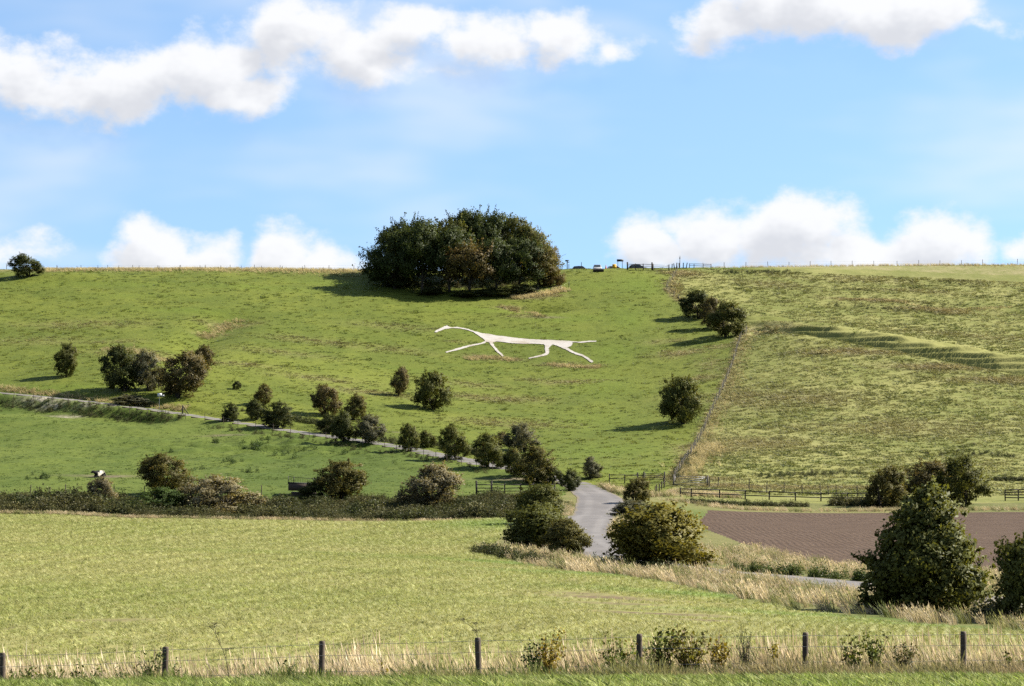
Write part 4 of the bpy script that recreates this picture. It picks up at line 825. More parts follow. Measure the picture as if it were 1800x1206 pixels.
dl, _, wl = lane_near(x, y); k = dl > wl+.3; x, y, s_ = x[k], y[k], s_[k]; n = len(x); t = np.clip(.5+.7*fbm(x, y, 3, 2, 74)+.3*RG.normal(size=n), 0, 1); s_ = s_*(.6+.5*RG.rand(n)); gr = (RG.rand(n) < np.clip(.30+1.1*fbm(x, y, 2.5, 2, 78), .05, .9))[:, None]
scatter('verge_dry_grass', 'tall straw coloured grass on the lane verges and field margins', DRYF, np.c_[x, y, height(x, y)], RG.uniform(-.35, .35, n), np.c_[s_, s_, s_], jitter(np.where(gr & (y < 290)[:, None], colmix((.13, .16, .045), (.26, .25, .10), t), colmix((.30, .24, .135), (.68, .555, .365), t))*np.where(y > 296, .9, 1.0)[:, None]*np.where((y > 296)[:, None], np.array([[1., 1.02, .8]]), np.array([[1., 1., 1.]])), .22), M['blade'])
# green bank grass and the short turf at the bottom edge
NB = [blade_mesh('grass_blades', 800+i, 15, .20, .020, .12, .25, .9, .2) for i in range(3)]
n = 17000; x = RG.uniform(-11, 11, n); y = RG.uniform(27, 39.6, n); t = np.clip(.5+.7*fbm(x, y, 1.2, 2, 81)+.35*RG.normal(size=n), 0, 1)
s_ = (.55+.5*RG.rand(n))*(.8+.5*np.clip(fbm(x, y, .8, 2, 82), -.6, 1))
scatter('turf_grass', 'bright short grass along the bottom edge', NB, np.c_[x, y, height(x, y)], RG.uniform(-.8, .8, n), np.c_[s_, s_, s_], jitter(colmix((.21, .29, .055), (.46, .49, .19), t), .32), M['blade'])
BK = [blade_mesh('bank_tuft', 820+i, 22, .62, .012, .20, .38, .75, .16, .25) for i in range(3)]
n = 9000; x = RG.uniform(-12, 12, n); y = RG.uniform(39.4, 44.8, n); t = np.clip(.5+.8*fbm(x, y, .9, 2, 84)+.3*RG.normal(size=n), 0, 1); br = np.clip(.12+.62*sstep(-1.5, 5, x)+.5*fbm(x, y, 2.2, 2, 85), 0, 1)
gcol = colmix((.085, .125, .026), (.21, .26, .07), t); bcol = colmix((.13, .10, .05), (.40, .31, .19), t); tint = gcol*(1-br)[:, None]+bcol*br[:, None]
s_ = (.5+.45*RG.rand(n))*(.74+.06*sstep(-2, 6, x))*(1+.8*fbm(x, y, 1.1, 2, 86))
scatter('bank_grass', 'green and brown rank grass on the bank below the foreground fence', BK, np.c_[x, y, height(x, y)], RG.uniform(-.5, .5, n), np.c_[s_, s_, s_], jitter(tint, .2), M['blade'])

# ------------------------------------------------------------------ fences, gates and small things
def beam(p, q, w, h, up=(0, 0, 1)):
    """a squared timber from p to q"""
    p, q = np.array(p, float), np.array(q, float); d = unit(q-p); s_ = unit(np.cross(d, np.array(up, float)+np.array([.001, .002, 0]))); n_ = np.cross(s_, d)
    V = [e+s_*a*w/2+n_*b*h/2 for e in (p, q) for a, b in ((-1, -1), (1, -1), (1, 1), (-1, 1))]
    return np.array(V), np.array([(0, 1, 2, 3), (7, 6, 5, 4), (0, 4, 5, 1), (1, 5, 6, 2), (2, 6, 7, 3), (3, 7, 4, 0)])
def beams(name, L):
    V, Q_ = [], []; b = 0
    for a in L: v, f = beam(*a); V.append(v); Q_.append(f+b); b += 8
    return np_mesh(name, np.concatenate(V), np.concatenate(Q_))
def round_post(name, h, r, sides=8, seed=0):
    rg = np.random.RandomState(seed); L = [(-.25, 1.0), (.0, 1.02), (h*.5, .97), (h-.03, .95), (h, .82)]; th = np.arange(sides)/sides*6.2832
    V = np.concatenate([np.c_[np.cos(th)*r*k*(1+.05*rg.normal(size=sides)), np.sin(th)*r*k*(1+.05*rg.normal(size=sides)), np.full(sides, z)] for z, k in L])
    Fq = [(i*sides+k, i*sides+(k+1) % sides, (i+1)*sides+(k+1) % sides, (i+1)*sides+k) for i in range(4) for k in range(sides)]
    V = np.r_[V, [[0, 0, h+.005]]]; Ft = [(4*sides+k, 4*sides+(k+1) % sides, 5*sides) for k in range(sides)]
    return np_mesh(name, V, Fq, Ft)
POSTM = {}
def wire_fence(name, label, pts, h=1.15, r=.055, wires=(.55, .85, 1.08), mat='wood', group='post and wire fences', lean=.03, wr=.004, heights=None, straight=False):
    pts = [tuple(p) for p in pts]; zz = height(np.array([p[0] for p in pts]), np.array([p[1] for p in pts]))
    o = np.array([pts[0][0], pts[0][1], zz[0]]); e = empty(name, o); rg = random.Random(len(pts)*31+int(abs(pts[0][0])*10)); tops = []
    for i, (p, z) in enumerate(zip(pts, zz)):
        hh = heights[i] if heights else h*(.93+.12*rg.random()); key = (mat, round(r, 3), i % 3)
        if key not in POSTM: POSTM[key] = round_post('post', 1.0, r, 8, i % 3); POSTM[key].materials.append(M[mat])
        c = link('post', POSTM[key], None, e, (p[0]-o[0], p[1]-o[1], z-o[2]-.05)); c.scale = (1, 1, hh+.05); c.rotation_euler = (rg.gauss(0, lean), rg.gauss(0, lean), rg.random()*6)
        tops.append((p[0]-o[0], p[1]-o[1]-r, z-o[2], hh))
    for w_ in wires:
        P = []
        for a, b in zip(tops[:-1], tops[1:]):
            P.append((a[0], a[1], a[2]+a[3]*w_/h)); P.append(((a[0]+b[0])/2, (a[1]+b[1])/2, (a[2]+a[3]*w_/h+b[2]+b[3]*w_/h)/2-.015))
        b = tops[-1]; P.append((b[0], b[1], b[2]+b[3]*w_/h))
        link('wire', tube_mesh('wire', [(P, [wr]*len(P))], 4), M['wire'], e)
    return tag(e, label, 'fence', group)
def along(line, spacing, jit=.0):
    L = catmull(line, .5); s_ = np.r_[0, np.cumsum(np.hypot(*np.diff(L, axis=0).T))]; q = np.arange(0, s_[-1], spacing); rg = np.random.RandomState(int(s_[-1]*7)); q = np.clip(q+rg.normal(size=len(q))*jit, 0, s_[-1])
    return list(zip(np.interp(q, s_, L[:, 0]), np.interp(q, s_, L[:, 1])))
def rail_fence(name, label, pts, h, rails, mat='darkwood', pw=.11, rh=.09, group='post and rail fences', tall=()):
    zz = height(np.array([p[0] for p in pts]), np.array([p[1] for p in pts])); o = np.array([pts[0][0], pts[0][1], zz[0]]); e = empty(name, o); P = [np.array([p[0], p[1], z])-o for p, z in zip(pts, zz)]
    rg = random.Random(int(abs(o[0])*100)); pm = beams('post', [((0, 0, -.3), (0, 0, 1.0), pw, pw, (0, 1, 0))])
    for i, p in enumerate(P):
        c = link('post', pm, M[mat], e, p); c.scale = (1.6 if i in tall else 1, 1.4 if i in tall else 1, h*(1.25 if i in tall else 1.0+.06*rg.random())); c.rotation_euler = (rg.gauss(0, .015), rg.gauss(0, .02), 0)
    for a, b in zip(P[:-1], P[1:]):
        for r_ in rails:
            s0 = r_*h+rg.gauss(0, .02); f = np.array([0, -pw*.75, 0]); link('rail', beams('rail', [(a+f+(0, 0, s0), b+f+(0, 0, r_*h+rg.gauss(0, .02)), .045, rh)]), M[mat], e)
    return tag(e, label, 'fence', group)
def field_gate(name, label, a, b, h, mat, bars=5, post='darkwood', cat='gate'):
    za, zb = hz(*a), hz(*b); o = np.array([a[0], a[1], za]); e = empty(name, o); A_ = np.zeros(3); B_ = np.array([b[0], b[1], zb])-o; d = unit(B_-A_)
    for P in (A_, B_): link('post', beams('post', [((P[0], P[1], P[2]-.3), (P[0], P[1], P[2]+h*1.18), .16, .16, (0, 1, 0))]), M[post], e)
    a1, b1 = A_+d*.16+(0, 0, .12), B_-d*.16+(0, 0, .12)
    for i in range(bars):
        f = (i/(bars-1))**.85; link('bar', beams('bar', [(a1+(0, 0, f*(h-.12)), b1+(0, 0, f*(h-.12)), .04, .05)]), M[mat], e)
    for P in (a1, b1): link('stile', beams('stile', [(P-(0, 0, .03), P+(0, -.001, h-.08), .055, .055, (0, 1, 0))]), M[mat], e)
    link('brace', beams('brace', [(a1+(0, -.03, 0), b1+(0, -.03, h-.15), .03, .045)]), M[mat], e)
    return tag(e, label, cat)

# foreground fence
FP = [(-275,1157),(4,1148),(289,1137),(564,1127),(843,1121),(1123,1114),(1415,1112),(1694,1110),(1980,1108)]
_p = [(px(u, 45.0), 45.0) for u, v in FP]; _h = [(VH-v)/F*45.0-hz(*p) for (u, v), p in zip(FP, _p)]
wire_fence('wire_fence', 'wire fence on stout round posts across the foreground', _p, 1.15, .058, (.62, .9, 1.10), 'wood', lean=.025, wr=.0034, heights=_h)
# skyline fences
wire_fence('wire_fence', 'thin wire fence on the skyline left of the beech clump', [(px(u, 487), 487+.3*math.sin(u)) for u in (12,56,100,143,189,233,277,318,361,404,447,492,536,578,622)], 1.05, .05, (.6, 1.0), group='post and wire fences')
wire_fence('wire_fence', 'lower line of short posts just below the left skyline fence', [(px(u, 476), 476) for u in range(100, 640, 36)], .85, .045, (.5, .75), lean=.05)
wire_fence('wire_fence', 'wire fence on the skyline of the rough right hand hillside', [(px(u, y_), y_) for u, y_ in [(1236,494),(1273,495),(1311,497),(1350,498),(1387,500),(1424,501),(1461,502),(1498,503),(1536,505),(1577,506),(1615,507),(1652,508),(1690,508),(1727,508),(1788,508),(1840,508)]], 1.15, .05, (.6, 1.0))
wire_fence('wire_fence', 'long diagonal fence running down the hill between smooth and rough grass', along(DIAG, 2.7, .25), 1.15, .06, (.5, .8, 1.05), 'palewood', lean=.05)
wire_fence('wire_fence', 'low fence of a few posts along the foot of the beech clump', [(px(u, y_), y_) for u, y_ in ((1000,463.5),(986,461),(968,459.5),(945,458.5),(915,457.5),(880,457))], 1.05, .06, (.5, .9), 'darkwood')
# lane and valley fences
LO = np.array([(p[0]-nr_[0]*0, p[1]) for p, nr_ in zip(LANE, nor)]); sel = [(p[0]+n_[0]*3.0*(-1 if n_[1] > 0 else 1), p[1]+n_[1]*3.0*(-1 if n_[1] > 0 else 1)) for p, n_ in zip(LANE, nor) if p[1] > 296]
wire_fence('wire_fence', 'thin post fence along the lower edge of the lane above the pasture', along(sel[::3], 3.3, .3), 1.0, .035, (.5, .85), lean=.05)
wire_fence('wire_fence', 'post fence between the pasture and the hedge, left part of the valley', along([(px(u, 272.5), 272.5) for u in (-40,100,250,400,500)], 3.0, .3), 1.35, .05, (.6, 1.1), lean=.04)
wire_fence('wire_fence', 'row of thin posts at the foot of the rough hillside beside the steel gate', [(px(u, y_), y_) for u, y_ in ((1247,289),(1262,289),(1287,289),(1317,288),(1348,287),(1378,286.5),(1410,286),(1442,285.5),(1456,285.3),(1470,285),(1507,284.5))], 1.15, .05, (.6, 1.0), 'darkwood')
rail_fence('rail_fence', 'long low two rail fence behind the tilled field', [(px(u, 277.5), 277.5) for u in (1196,1215,1265,1310,1352,1398,1443,1490,1535,1580)], .95, (.45, .92), 'darkwood', .13, .11)
rail_fence('rail_fence', 'short dark four rail fence at the right edge beyond the tilled field', [(px(u, 277), 277) for u in (1767,1790,1830,1870)], 1.2, (.25, .5, .74, .98), 'darkwood', .12, .11)
rail_fence('rail_fence', 'three rail fence with tall posts in the hedge left of the lane', [(px(u, 273), 273) for u in (838,864,887,915,938,975)], 1.25, (.35, .62, .9), 'darkwood', .13, .09, tall=(0, 1))
rail_fence('rail_fence', 'dark rails between the lane bend and the dark field gate', [(px(u, 291), 291) for u in (1071,1098,1121,1130)], 1.0, (.5, .92), 'darkwood', .11, .08, tall=(2,))
wire_fence('stub_fence', 'short slanting row of stubby posts beside the lane, below the gates', [(px(u, y_), y_) for u, y_ in ((1152,279.5),(1155,281.5),(1159,283.5),(1163,286),(1168,288.5))], .95, .07, (.6,), 'wood', lean=.05)
field_gate('field_gate', 'dark barred field gate at the foot of the smooth hillside', (px(1132,291), 291), (px(1168,291), 291), 1.15, 'black')
field_gate('field_gate', 'pale galvanised field gate at the foot of the rough hillside', (px(1184,289.5), 289.5), (px(1244,289.5), 289.5), 1.05, 'galv', 5, 'palewood')
# bridge railing in the hedge
yb = 274.0; zb = (VH-849)/F*yb; x0, x1 = px(507, yb), px(556, yb); e = empty('foot_bridge', (x0, yb, zb)); Lb = x1-x0; tilt = -.28
link('parapet', beams('parapet', [((0, 0, -.42), (Lb, 0, -.42+tilt*.4), .5, .75)]), M['brick'], e); link('deck', beams('deck', [((-.08, .9, -.02), (Lb+.08, .9, -.02+tilt*.4), 1.9, .09)]), M['darkwood'], e)
link('abutment', beams('abutment', [((.25, .9, -1.6), (Lb-.1, .9, -1.7), 1.7, 1.2)]), M['brick'], e)
for zt, nm in ((.70, 'top_rail'), (.08, 'bottom_rail')): link(nm, beams(nm, [((0, -.18, zt), (Lb, -.18, zt+tilt), .05, .05)]), M['black'], e)
bal = beams('baluster', [((0, 0, 0), (0, 0, .62), .022, .022, (0, 1, 0))]); bal.materials.append(M['black'])
for i in range(17): f = i/16; c = link('baluster', bal, None, e, (f*Lb, -.18, .08+f*tilt)); 
for f in (0, .2, .93): link('railing_post', beams('railing_post', [((f*Lb, -.2, -.1), (f*Lb, -.2, .74+f*tilt), .07, .07, (0, 1, 0))]), M['black'], e)
tag(e, 'small bridge with dark iron railing over the ditch in the hedge', 'bridge')
# lane signs, stile
def sign(name, label, x, y, h, parts, cat='sign', r=.035):
    e = empty(name, (x, y, hz(x, y))); link('pole', tube_mesh('pole', [([(0, 0, -.3), (0, 0, h*.5), (0, 0, h)], [r, r, r])], 8), M['black'] if r > .05 else M['galv'], e)
    for nm, me, mt in parts: link(nm, me, mt, e)
    return tag(e, label, cat)
xs_, ys_ = at(280, 714, 200)
sign('lane_sign', 'small white sign plate on a thin post beside the lane at the left bushes', xs_, ys_, 2.25, [('sign_plate', beams('sign_plate', [((-.25, -.04, 2.05), (.36, -.04, 2.05), .02, .42)]), M['white']), ('sign_arm', beams('sign_arm', [((.40, -.04, 1.94), (.68, -.04, 1.94), .02, .18)]), M['white'])])
xs_, ys_ = at(321, 728, 200); e = empty('strainer_post', (xs_, ys_, hz(xs_, ys_)))
link('post', beams('post', [((0, 0, -.3), (0, 0, 1.15), .15, .15, (0, 1, 0))]), M['darkwood'], e); link('strut', beams('strut', [((.06, 0, 1.0), (.85, -.1, -.1), .10, .10)]), M['darkwood'], e); tag(e, 'dark braced fence post leaning against the lane edge', 'post')
tri = lambda s_, y_: np_mesh('sign_plate', [(-s_, y_, 0), (s_, y_, 0), (0, y_, s_*1.732), (-s_, y_+.02, 0), (s_, y_+.02, 0), (0, y_+.02, s_*1.732)], [(0, 3, 4, 1), (1, 4, 5, 2), (2, 5, 3, 0)], [(0, 1, 2), (5, 4, 3)])
xs_, ys_ = px(967, 197), 197; hs = (VH-891)/F*ys_-hz(xs_, ys_); e = empty('warning_sign', (xs_, ys_, hz(xs_, ys_)))
link('pole', tube_mesh('pole', [([(0, 0, -.3), (0, 0, hs*.5), (0, 0, hs-.1)], [.03]*3)], 8), M['galv'], e); c = link('sign_plate', tri(.24, -.05), M['red'], e, (0, 0, hs-.42)); d = link('sign_face', tri(.165, -.058), M['white'], c, (0, 0, .042)); tag(e, 'small triangular road sign in front of the dark bush left of the lane', 'sign')

# ------------------------------------------------------------------ hilltop: gate, rails, signs, parked cars
rail_fence('rail_fence', 'hilltop rail fence on the skyline left of the wire gate', [(px(u, 478.5), 478.5) for u in (1103,1117,1131,1146)], 1.15, (.3, .62, .92), 'darkwood', .16, .09, tall=(0, 3))
field_gate('wire_gate', 'light wire gate on the skyline between two dark posts', (px(1148,478), 478), (px(1176,478), 478), 1.05, 'galv', 4)
wire_fence('stub_fence', 'cluster of crooked posts on the skyline right of the wire gate', [(px(u, y_), y_) for u, y_ in ((1181,480),(1186,481),(1189,482),(1194,482),(1201,483),(1206,483))], 1.15, .09, (.6, 1.0), 'darkwood', lean=.09)
rail_fence('rail_fence', 'low rails on the skyline running right from the crooked posts', [(px(u, 486), 486) for u in (1212,1220,1236,1250)], .8, (.5, .9), 'wood', .12, .09)
def at_top(u, y): x = px(u, y); return x, y, hz(x, y)
x, y, z = at_top(1195, 484); e = empty('marker_post', (x, y, z)); link('pole', tube_mesh('pole', [([(0, 0, -.3), (0, 0, 1.2), (.02, 0, 2.35)], [.07, .06, .04])], 8), M['darkwood'], e); link('waymark_disc', beams('waymark_disc', [((-.09, -.08, 1.9), (.09, -.08, 1.9), .02, .3)]), M['darkwood'], e); tag(e, 'tall thin post rising above the crooked posts on the skyline', 'post')
x, y, z = at_top(997, 483); e = empty('finger_post', (x, y, z)); link('pole', beams('pole', [((0, 0, -.3), (0, 0, 1.75), .16, .16, (0, 1, 0))]), M['darkwood'], e)
for k, (a, b, zz_) in enumerate(((-.40, .12, 1.55), (-.1, .42, 1.35), (-.35, .35, 1.68))): link('finger', beams('finger', [((a, -.1-.003*k, zz_), (b, -.1-.003*k, zz_), .04, .15)]), M['darkwood'], e)
tag(e, 'wooden finger post on the skyline just right of the beech clump', 'signpost')
for u, h_, lb in ((988,.95,'short dark post on the skyline left of the finger post'),(1000,1.0,'short dark post on the skyline right of the finger post'),(1022,1.3,'thin lone post on the skyline between finger post and car')):
    x, y, z = at_top(u, 484); e = empty('marker_post', (x, y, z)); link('post', round_post('post', h_, .06), M['darkwood'], e); tag(e, lb, 'post')
x, y, z = at_top(1090, 484); e = empty('notice_board', (x, y, z)); link('board', beams('board', [((-.62, -.06, 1.52), (.62, -.06, 1.52), .06, .42)]), M['black'], e); link('board_face', beams('board_face', [((-.56, .0, 1.52), (.56, .0, 1.52), .03, .34)]), M['white'], e)
for s_ in (-.42, .42): link('leg', beams('leg', [((s_, 0, -.3), (s_, 0, 1.72), .09, .09, (0, 1, 0))]), M['darkwood'], e)
tag(e, 'dark notice board on two legs on the skyline', 'notice board')
x, y = at(1052, 478, 300); e = empty('timber_block', (x, y, hz(x, y))); link('log', tube_mesh('log', [([(-1.0, 0, .22), (-.3, .02, .26), (.4, 0, .25), (1.0, 0, .22)], [.30, .33, .33, .30])], 10), M['darkwood'], e)
th = np.arange(10)/10*6.2832; link('sawn_end', np_mesh('sawn_end', np.r_[np.c_[np.full(10, 1.005), np.cos(th)*.29, .22+np.sin(th)*.29], [[1.02, 0, .22]]], None, [(k, (k+1) % 10, 10) for k in range(10)]), M['palewood'], e); tag(e, 'dark log lying on the grass just below the skyline', 'log')
def car(label, u, y, rz, paint, s=1.0, sink=0):
    """hatchback: lofted body and cabin, glass, wheels, lamps"""
    x, y, z = at_top(u, y); e = empty('parked_car', (x, y, z-sink), rz)
    def loft(secs, name):
        n_ = len(secs[0][1]); V = np.array([(xx, a, b) for xx, S in secs for a, b in S]); Fq = [(i*n_+k, (i+1)*n_+k, (i+1)*n_+(k+1) % n_, i*n_+(k+1) % n_) for i in range(len(secs)-1) for k in range(n_)]
        me = np_mesh(name, V, Fq, None); bm = bmesh.new(); bm.from_mesh(me); bmesh.ops.holes_fill(bm, edges=[q for q in bm.edges if q.is_boundary], sides=0); bmesh.ops.recalc_face_normals(bm, faces=bm.faces); bm.to_mesh(me); bm.free(); return me
    def sec(w, z0, z1): return [(-w*.95, z0), (w*.95, z0), (w, z0+(z1-z0)*.35), (w*.96, z1-.05), (w*.88, z1), (-w*.88, z1), (-w*.96, z1-.05), (-w, z0+(z1-z0)*.35)]
    link('body', loft([(-2.0, sec(.70, .35, .75)), (-1.93, sec(.80, .24, .90)), (-1.2, sec(.85, .2, .98)), (.5, sec(.86, .2, .95)), (1.4, sec(.84, .2, .88)), (1.9, sec(.78, .26, .74)), (2.02, sec(.66, .34, .62))], 'body'), M[paint], e)
    def cs2(w, z0, z1, k): return [(-w, z0), (w, z0), (w*k, z1-.03), (w*k*.9, z1), (-w*k*.9, z1), (-w*k, z1-.03)]
    link('cabin', loft([(-1.85, cs2(.76, .88, .92, .98)), (-1.45, cs2(.78, .9, 1.40, .80)), (-.6, cs2(.79, .9, 1.48, .80)), (.2, cs2(.79, .9, 1.45, .80)), (1.05, cs2(.76, .86, .90, .98))], 'cabin'), M[paint], e)
    g = lambda nm, v: link(nm, np_mesh(nm, v, [(0, 1, 2, 3)]), M['glass'], e)
    g('windscreen', [(1.0, -.66, .95), (1.0, .66, .95), (.28, .56, 1.42), (.28, -.56, 1.42)]); g('rear_window', [(-1.82, .62, 1.0), (-1.82, -.62, 1.0), (-1.49, -.54, 1.36), (-1.49, .54, 1.36)])
    for sd in (-1, 1): g('side_window', [(.7, sd*.792, .97), (-1.4, sd*.80, .97), (-1.3, sd*.675, 1.37), (.15, sd*.675, 1.39)])
    wh = tube_mesh('wheel', [([(0, -.1, 0), (0, -.095, 0), (0, .095, 0), (0, .1, 0)], [.05, .31, .31, .05])], 16); wh.materials.append(M['tyre'])
    for wx in (-1.3, 1.3):
        for sd in (-1, 1): link('wheel', wh, None, e, (wx, sd*.76, .31))
    for sd in (-1, 1): link('headlight', beams('headlight', [((1.96, sd*.45, .62), (1.96, sd*.72, .62), .04, .12)]), M['glass'], e)
    return tag(e, label, 'car', 'cars parked behind the skyline')
car('car on the skyline with a pale windscreen facing the camera', 1050, 494, R(-90), 'silver', 1, .25)
car('dark car roof just showing over the skyline near the finger post', 1022, 497, R(0), 'darkpaint', 1, .35)
car('silver car roof behind the yellow bin on the skyline', 1083, 497, R(8), 'silver', 1, .4)
car('dark car parked behind the hilltop rail fence', 1122, 495, R(4), 'darkpaint', 1, .3)
x, y, z = at_top(1080, 485); e = empty('grit_bin', (x, y, z)); link('bin_body', beams('bin_body', [((-.38, 0, .30), (.38, 0, .30), .55, .62)]), M['yellow'], e); link('lid', np_mesh('lid', [(-.43, -.33, .60), (.43, -.33, .60), (.43, .33, .68), (-.43, .33, .68), (-.3, -.15, .82), (.3, -.15, .82), (.3, .2, .85), (-.3, .2, .85)], [(0, 1, 5, 4), (1, 2, 6, 5), (2, 3, 7, 6), (3, 0, 4, 7), (4, 5, 6, 7), (3, 2, 1, 0)]), M['yellow'], e); tag(e, 'bright yellow bin standing on the skyline under the notice board', 'bin')
x, y, z = at_top(1065, 485); e = empty('traffic_cone', (x, y, z)); link('cone', tube_mesh('cone', [([(0, 0, .04), (0, 0, .3), (0, 0, .72)], [.17, .11, .035])], 10), M['orange'], e); link('base', beams('base', [((-.2, 0, .02), (.2, 0, .02), .4, .05)]), M['black'], e); tag(e, 'small reddish cone on the skyline between car and notice board', 'cone')

# ------------------------------------------------------------------ the resting cow
def cow():
    x, y = at(176, 838, 230); e = empty('resting_cow', (x, y, hz(x, y)+.02), R(48)); e.scale = (.72, .72, .85)
    V = [(0, 0, .42), (.38, 0, .44), (.72, 0, .42), (.95, 0, .30), (-.35, 0, .44), (-.70, .02, .46), (-.95, .05, .55), (-1.18, .10, .70), (-1.36, .14, .72), (-1.58, .18, .60), (-1.72, .2, .54),
         (-.62, .30, .22), (-.92, .36, .10), (-.70, .42, .06), (-.60, -.28, .22), (-.95, -.32, .10), (-.75, -.40, .06), (.72, .34, .22), (.30, .50, .12), (.05, .50, .06), (.70, -.34, .22), (.28, -.50, .12), (.02, -.50, .06), (1.02, 0, .14), (-1.36, .34, .78), (-1.32, -.06, .78)]
    Ed = [(0, 1), (1, 2), (2, 3), (0, 4), (4, 5), (5, 6), (6, 7), (7, 8), (8, 9), (9, 10), (5, 11), (11, 12), (12, 13), (5, 14), (14, 15), (15, 16), (2, 17), (17, 18), (18, 19), (2, 20), (20, 21), (21, 22), (3, 23), (8, 24), (8, 25)]
    rad = [.40, .41, .37, .20, .38, .33, .24, .18, .15, .11, .09, .17, .09, .06, .17, .09, .06, .20, .11, .07, .20, .11, .07, .03, .05, .05]
    me = bpy.data.meshes.new('body'); me.from_pydata(V, Ed, []); o = link('body', me, None, e)
    m = o.modifiers.new('skin', 'SKIN'); o.modifiers.new('sub', 'SUBSURF').levels = 2; o.modifiers['sub'].render_levels = 2
    if not me.skin_vertices: bpy.context.view_layer.objects.active = o
    for i, sv in enumerate(me.skin_vertices[0].data): sv.radius = (rad[i], rad[i]); sv.use_root = (i == 0)
    mt, t, out = material('cow hide'); p = t.new('ShaderNodeTexCoord').outputs['Object']; n_ = t.noise(p, 1.6, 2, .4); c = t.mix(t.ramp(n_, .49, .53), (.66, .60, .50), (.014, .013, .012)); sp = t.new('ShaderNodeSeparateXYZ'); t.put(sp.inputs[0], p)
    principled(t, out, t.mix(t.ramp(sp.outputs[0], -.75, -.6, 1, 0), c, (.016, .014, .013)), .8, .15); me.materials.append(mt)
    for s_ in (.02, .28): link('horn', tube_mesh('horn', [([(-1.34, s_, .82), (-1.36, s_+(.06 if s_ > .1 else -.06), .92), (-1.4, s_+(.05 if s_ > .1 else -.05), 1.0)], [.03, .022, .006])], 6), M['palewood'], e)
    return tag(e, 'black and cream cow lying on bare earth in the pasture', 'cow')
cow()

# ------------------------------------------------------------------ foreground plants in the fence line
def sprig(name, label, u, vt, w, y, nst, nl, leaf, green, turned, seed, upright=.5, ratio=.62, hmin=.25):
    rg = np.random.RandomState(seed); x = px(u, y); z = hz(x, y); H = (VH-vt)/F*y-z; Wd = w/F*y/2; e = empty(name, (x, y, z)); paths = []; C = []; N = []
    for i in range(nst):
        a = rg.rand()*6.28; ln = .65+.4*rg.rand(); tip = np.array([math.cos(a)*Wd*(.35+.75*rg.rand()), math.sin(a)*Wd*(.35+.75*rg.rand()), H*ln]); m_ = tip*np.array([.35, .35, .55])+rg.normal(size=3)*.03
        P = catmull([(0+rg.normal()*.04, rg.normal()*.04, -.05), m_, tip], .08) if H > .2 else np.array([(0, 0, -.05), m_, tip]); paths.append((P, np.linspace(.009, .002, len(P))))
        k = rg.randint(0, len(P), nl); kk = k[P[k][:, 2] > H*hmin*rg.rand(len(k))]; C.append(P[kk]+rg.normal(size=(len(kk), 3))*leaf*1.15); N.append(rg.normal(size=(len(kk), 3))+np.array([0, -.2, .5]))
    C = np.concatenate(C); N = unit(np.concatenate(N)); V, Fq = leaf_cloud(rg, C, N, leaf*(.6+.7*rg.rand(len(C))), ratio)
    link('stem', tube_mesh('stem', paths, 4), M['bark'], e)
    f = link('foliage', np_mesh('foliage', V, Fq, None, {'shade': np.repeat(rg.rand(len(C)), 4), 'hue': np.repeat(rg.rand(len(C)), 4)}), M['leaf'], e); f.color = (*green, turned)
    return tag(e, label, 'plant', 'shrubby plants in the foreground fence line')
DG, MG, YG = (.060, .090, .022), (.120, .150, .030), (.36, .29, .05)
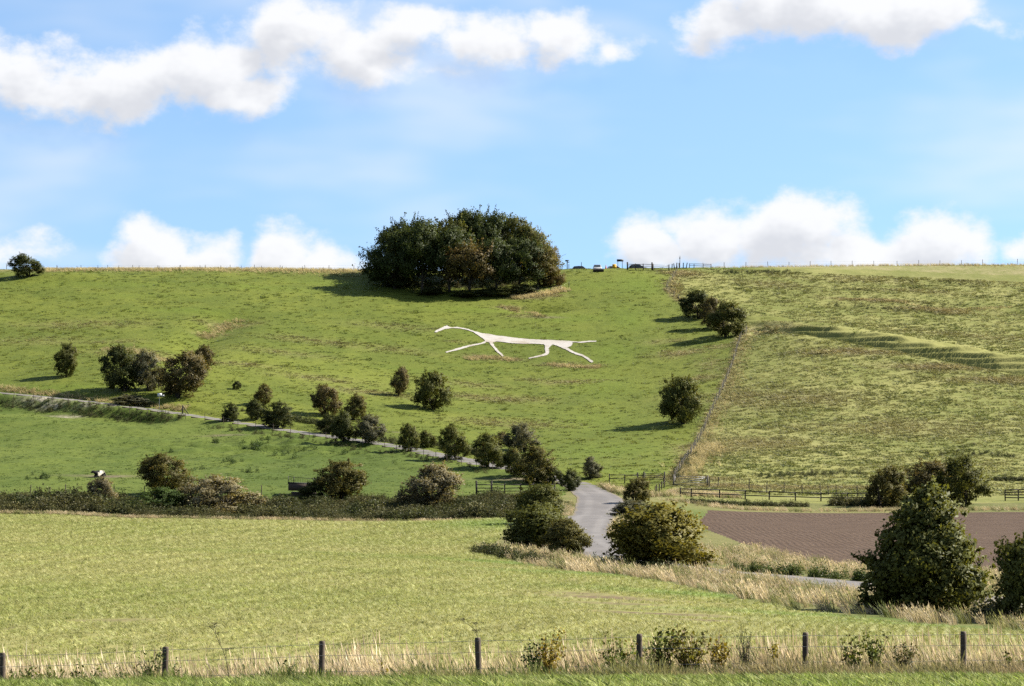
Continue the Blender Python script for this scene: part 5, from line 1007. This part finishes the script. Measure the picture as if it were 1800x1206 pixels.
for k, (u, vt, w, y, ns, nl, lf, gcol, tn, lb) in enumerate((
 (262,1137,52,44.6,9,30,.026,DG,.02,'feathery dark green sapling just left of the second post from the left'),(306,1155,22,44.7,3,18,.02,DG,.0,'small slanting green sprig just right of the second post from the left'),(135,1166,26,43.6,6,26,.024,DG,.1,'small dark leafy sprout between the two leftmost posts'),(172,1170,20,43.6,4,20,.022,MG,.2,'smallest green sprout between the two leftmost posts'),(40,1176,44,42.8,6,26,.024,MG,.2,'low leafy weeds beside the leftmost post'),(85,1178,50,42.6,6,26,.024,MG,.35,'low yellowish weeds between the leftmost post and the small dark sprout'),
 (225,1176,40,42.6,6,26,.024,DG,.1,'low dark weeds left of the feathery sapling'),(508,1164,30,43.2,5,22,.022,DG,.15,'low dark sprout left of the third post from the left'),(672,1164,16,43.2,3,14,.02,YG,.3,'tiny yellow flowered weed between the third and fourth posts'),
 (962,1110,72,44.8,13,34,.026,(.34,.26,.04),.25,'bramble with bright yellow leaves right of the middle post'),(940,1132,46,44.5,9,30,.024,DG,.05,'dark green shoot at the left foot of the yellow leaved bramble'),(1075,1122,44,44.6,9,24,.026,MG,.2,'sparse green bramble left of the post right of centre'),(1100,1136,40,44.4,7,24,.026,MG,.25,'low bramble leaning on the left side of the post right of centre'),
 (1160,1104,74,45.4,14,34,.028,MG,.22,'tall leafy bramble just right of the post right of centre'),(1212,1110,80,45.2,16,36,.028,(.16,.155,.03),.25,'widest bramble with yellowing leaves, right of the tall leafy one'),(1264,1120,40,44.8,8,28,.026,(.28,.22,.035),.25,'yellow tinged bramble at the right end of the bramble patch'),
 (1312,1106,48,44.9,16,26,.014,DG,.0,'fine needled broom shoot between the bramble patch and the next post'),(1358,1124,34,44.6,5,16,.024,(.26,.22,.04),.2,'thin yellow sprig left of the second post from the right'),(1500,1124,44,44.4,8,26,.026,MG,.2,'leafy shoot, left one of three between the two rightmost posts'),(1541,1110,48,44.6,8,34,.027,MG,.12,'tallest green shoot, middle one of three between the two rightmost posts'),(1588,1132,46,44.3,10,30,.022,(.09,.09,.03),.2,'greyish shoot, right one of three between the two rightmost posts'),(1790,1150,60,43.4,8,28,.024,MG,.2,'low green weeds at the right end of the foreground fence'))):
    sprig('bramble_shoot' if w > 30 else 'leafy_sprout', lb, u, vt, w, y, int(ns*1.5), int(nl*1.8), lf*1.3, gcol, tn*.6, 900+k, ratio=.35 if 'broom' in lb or 'feathery' in lb else .62)
def dead_stem(label, u, vt, ub, y, seed):
    rg = np.random.RandomState(seed); x = px(ub, y); z = hz(x, y); e = empty('dead_hogweed', (x, y, z)); tip = np.array([(u-ub)/F*y, 0, (VH-vt)/F*y-z]); m_ = np.array([tip[0]*.25, 0, tip[2]*.55])
    main = catmull([(0, 0, -.05), m_, tip*np.array([.7, 1, .86]), tip], .06); paths = [(main, np.linspace(.008, .004, len(main)))]; um = []
    for k in range(3):
        s_ = main[int(len(main)*(.6+.15*k))]; q = s_+np.array([rg.normal()*.09-.04, rg.normal()*.05, .13+.07*rg.rand()]); paths.append(([s_, (s_+q)/2+(.01, 0, 0), q], [.005, .004, .003])); um.append(q)
    um.append(tip); link('stem', tube_mesh('stem', paths, 5), M['bark'], e)
    for q in um: link('seed_head', tube_mesh('seed_head', [([q, q+(rg.normal()*.035, rg.normal()*.035, .02), q+(rg.normal()*.06, rg.normal()*.06, .045)], [.002, .0022, .004]) for _ in range(9)], 3), M['bark'], e)
    tag(e, label, 'plant', 'dead flower stalks by the foreground fence')
dead_stem('dead branched flower stalk leaning left between the second and third posts', 372, 1104, 408, 44.2, 5)
dead_stem('thin dead stalk rising above the middle post', 836, 1098, 846, 45.6, 8)
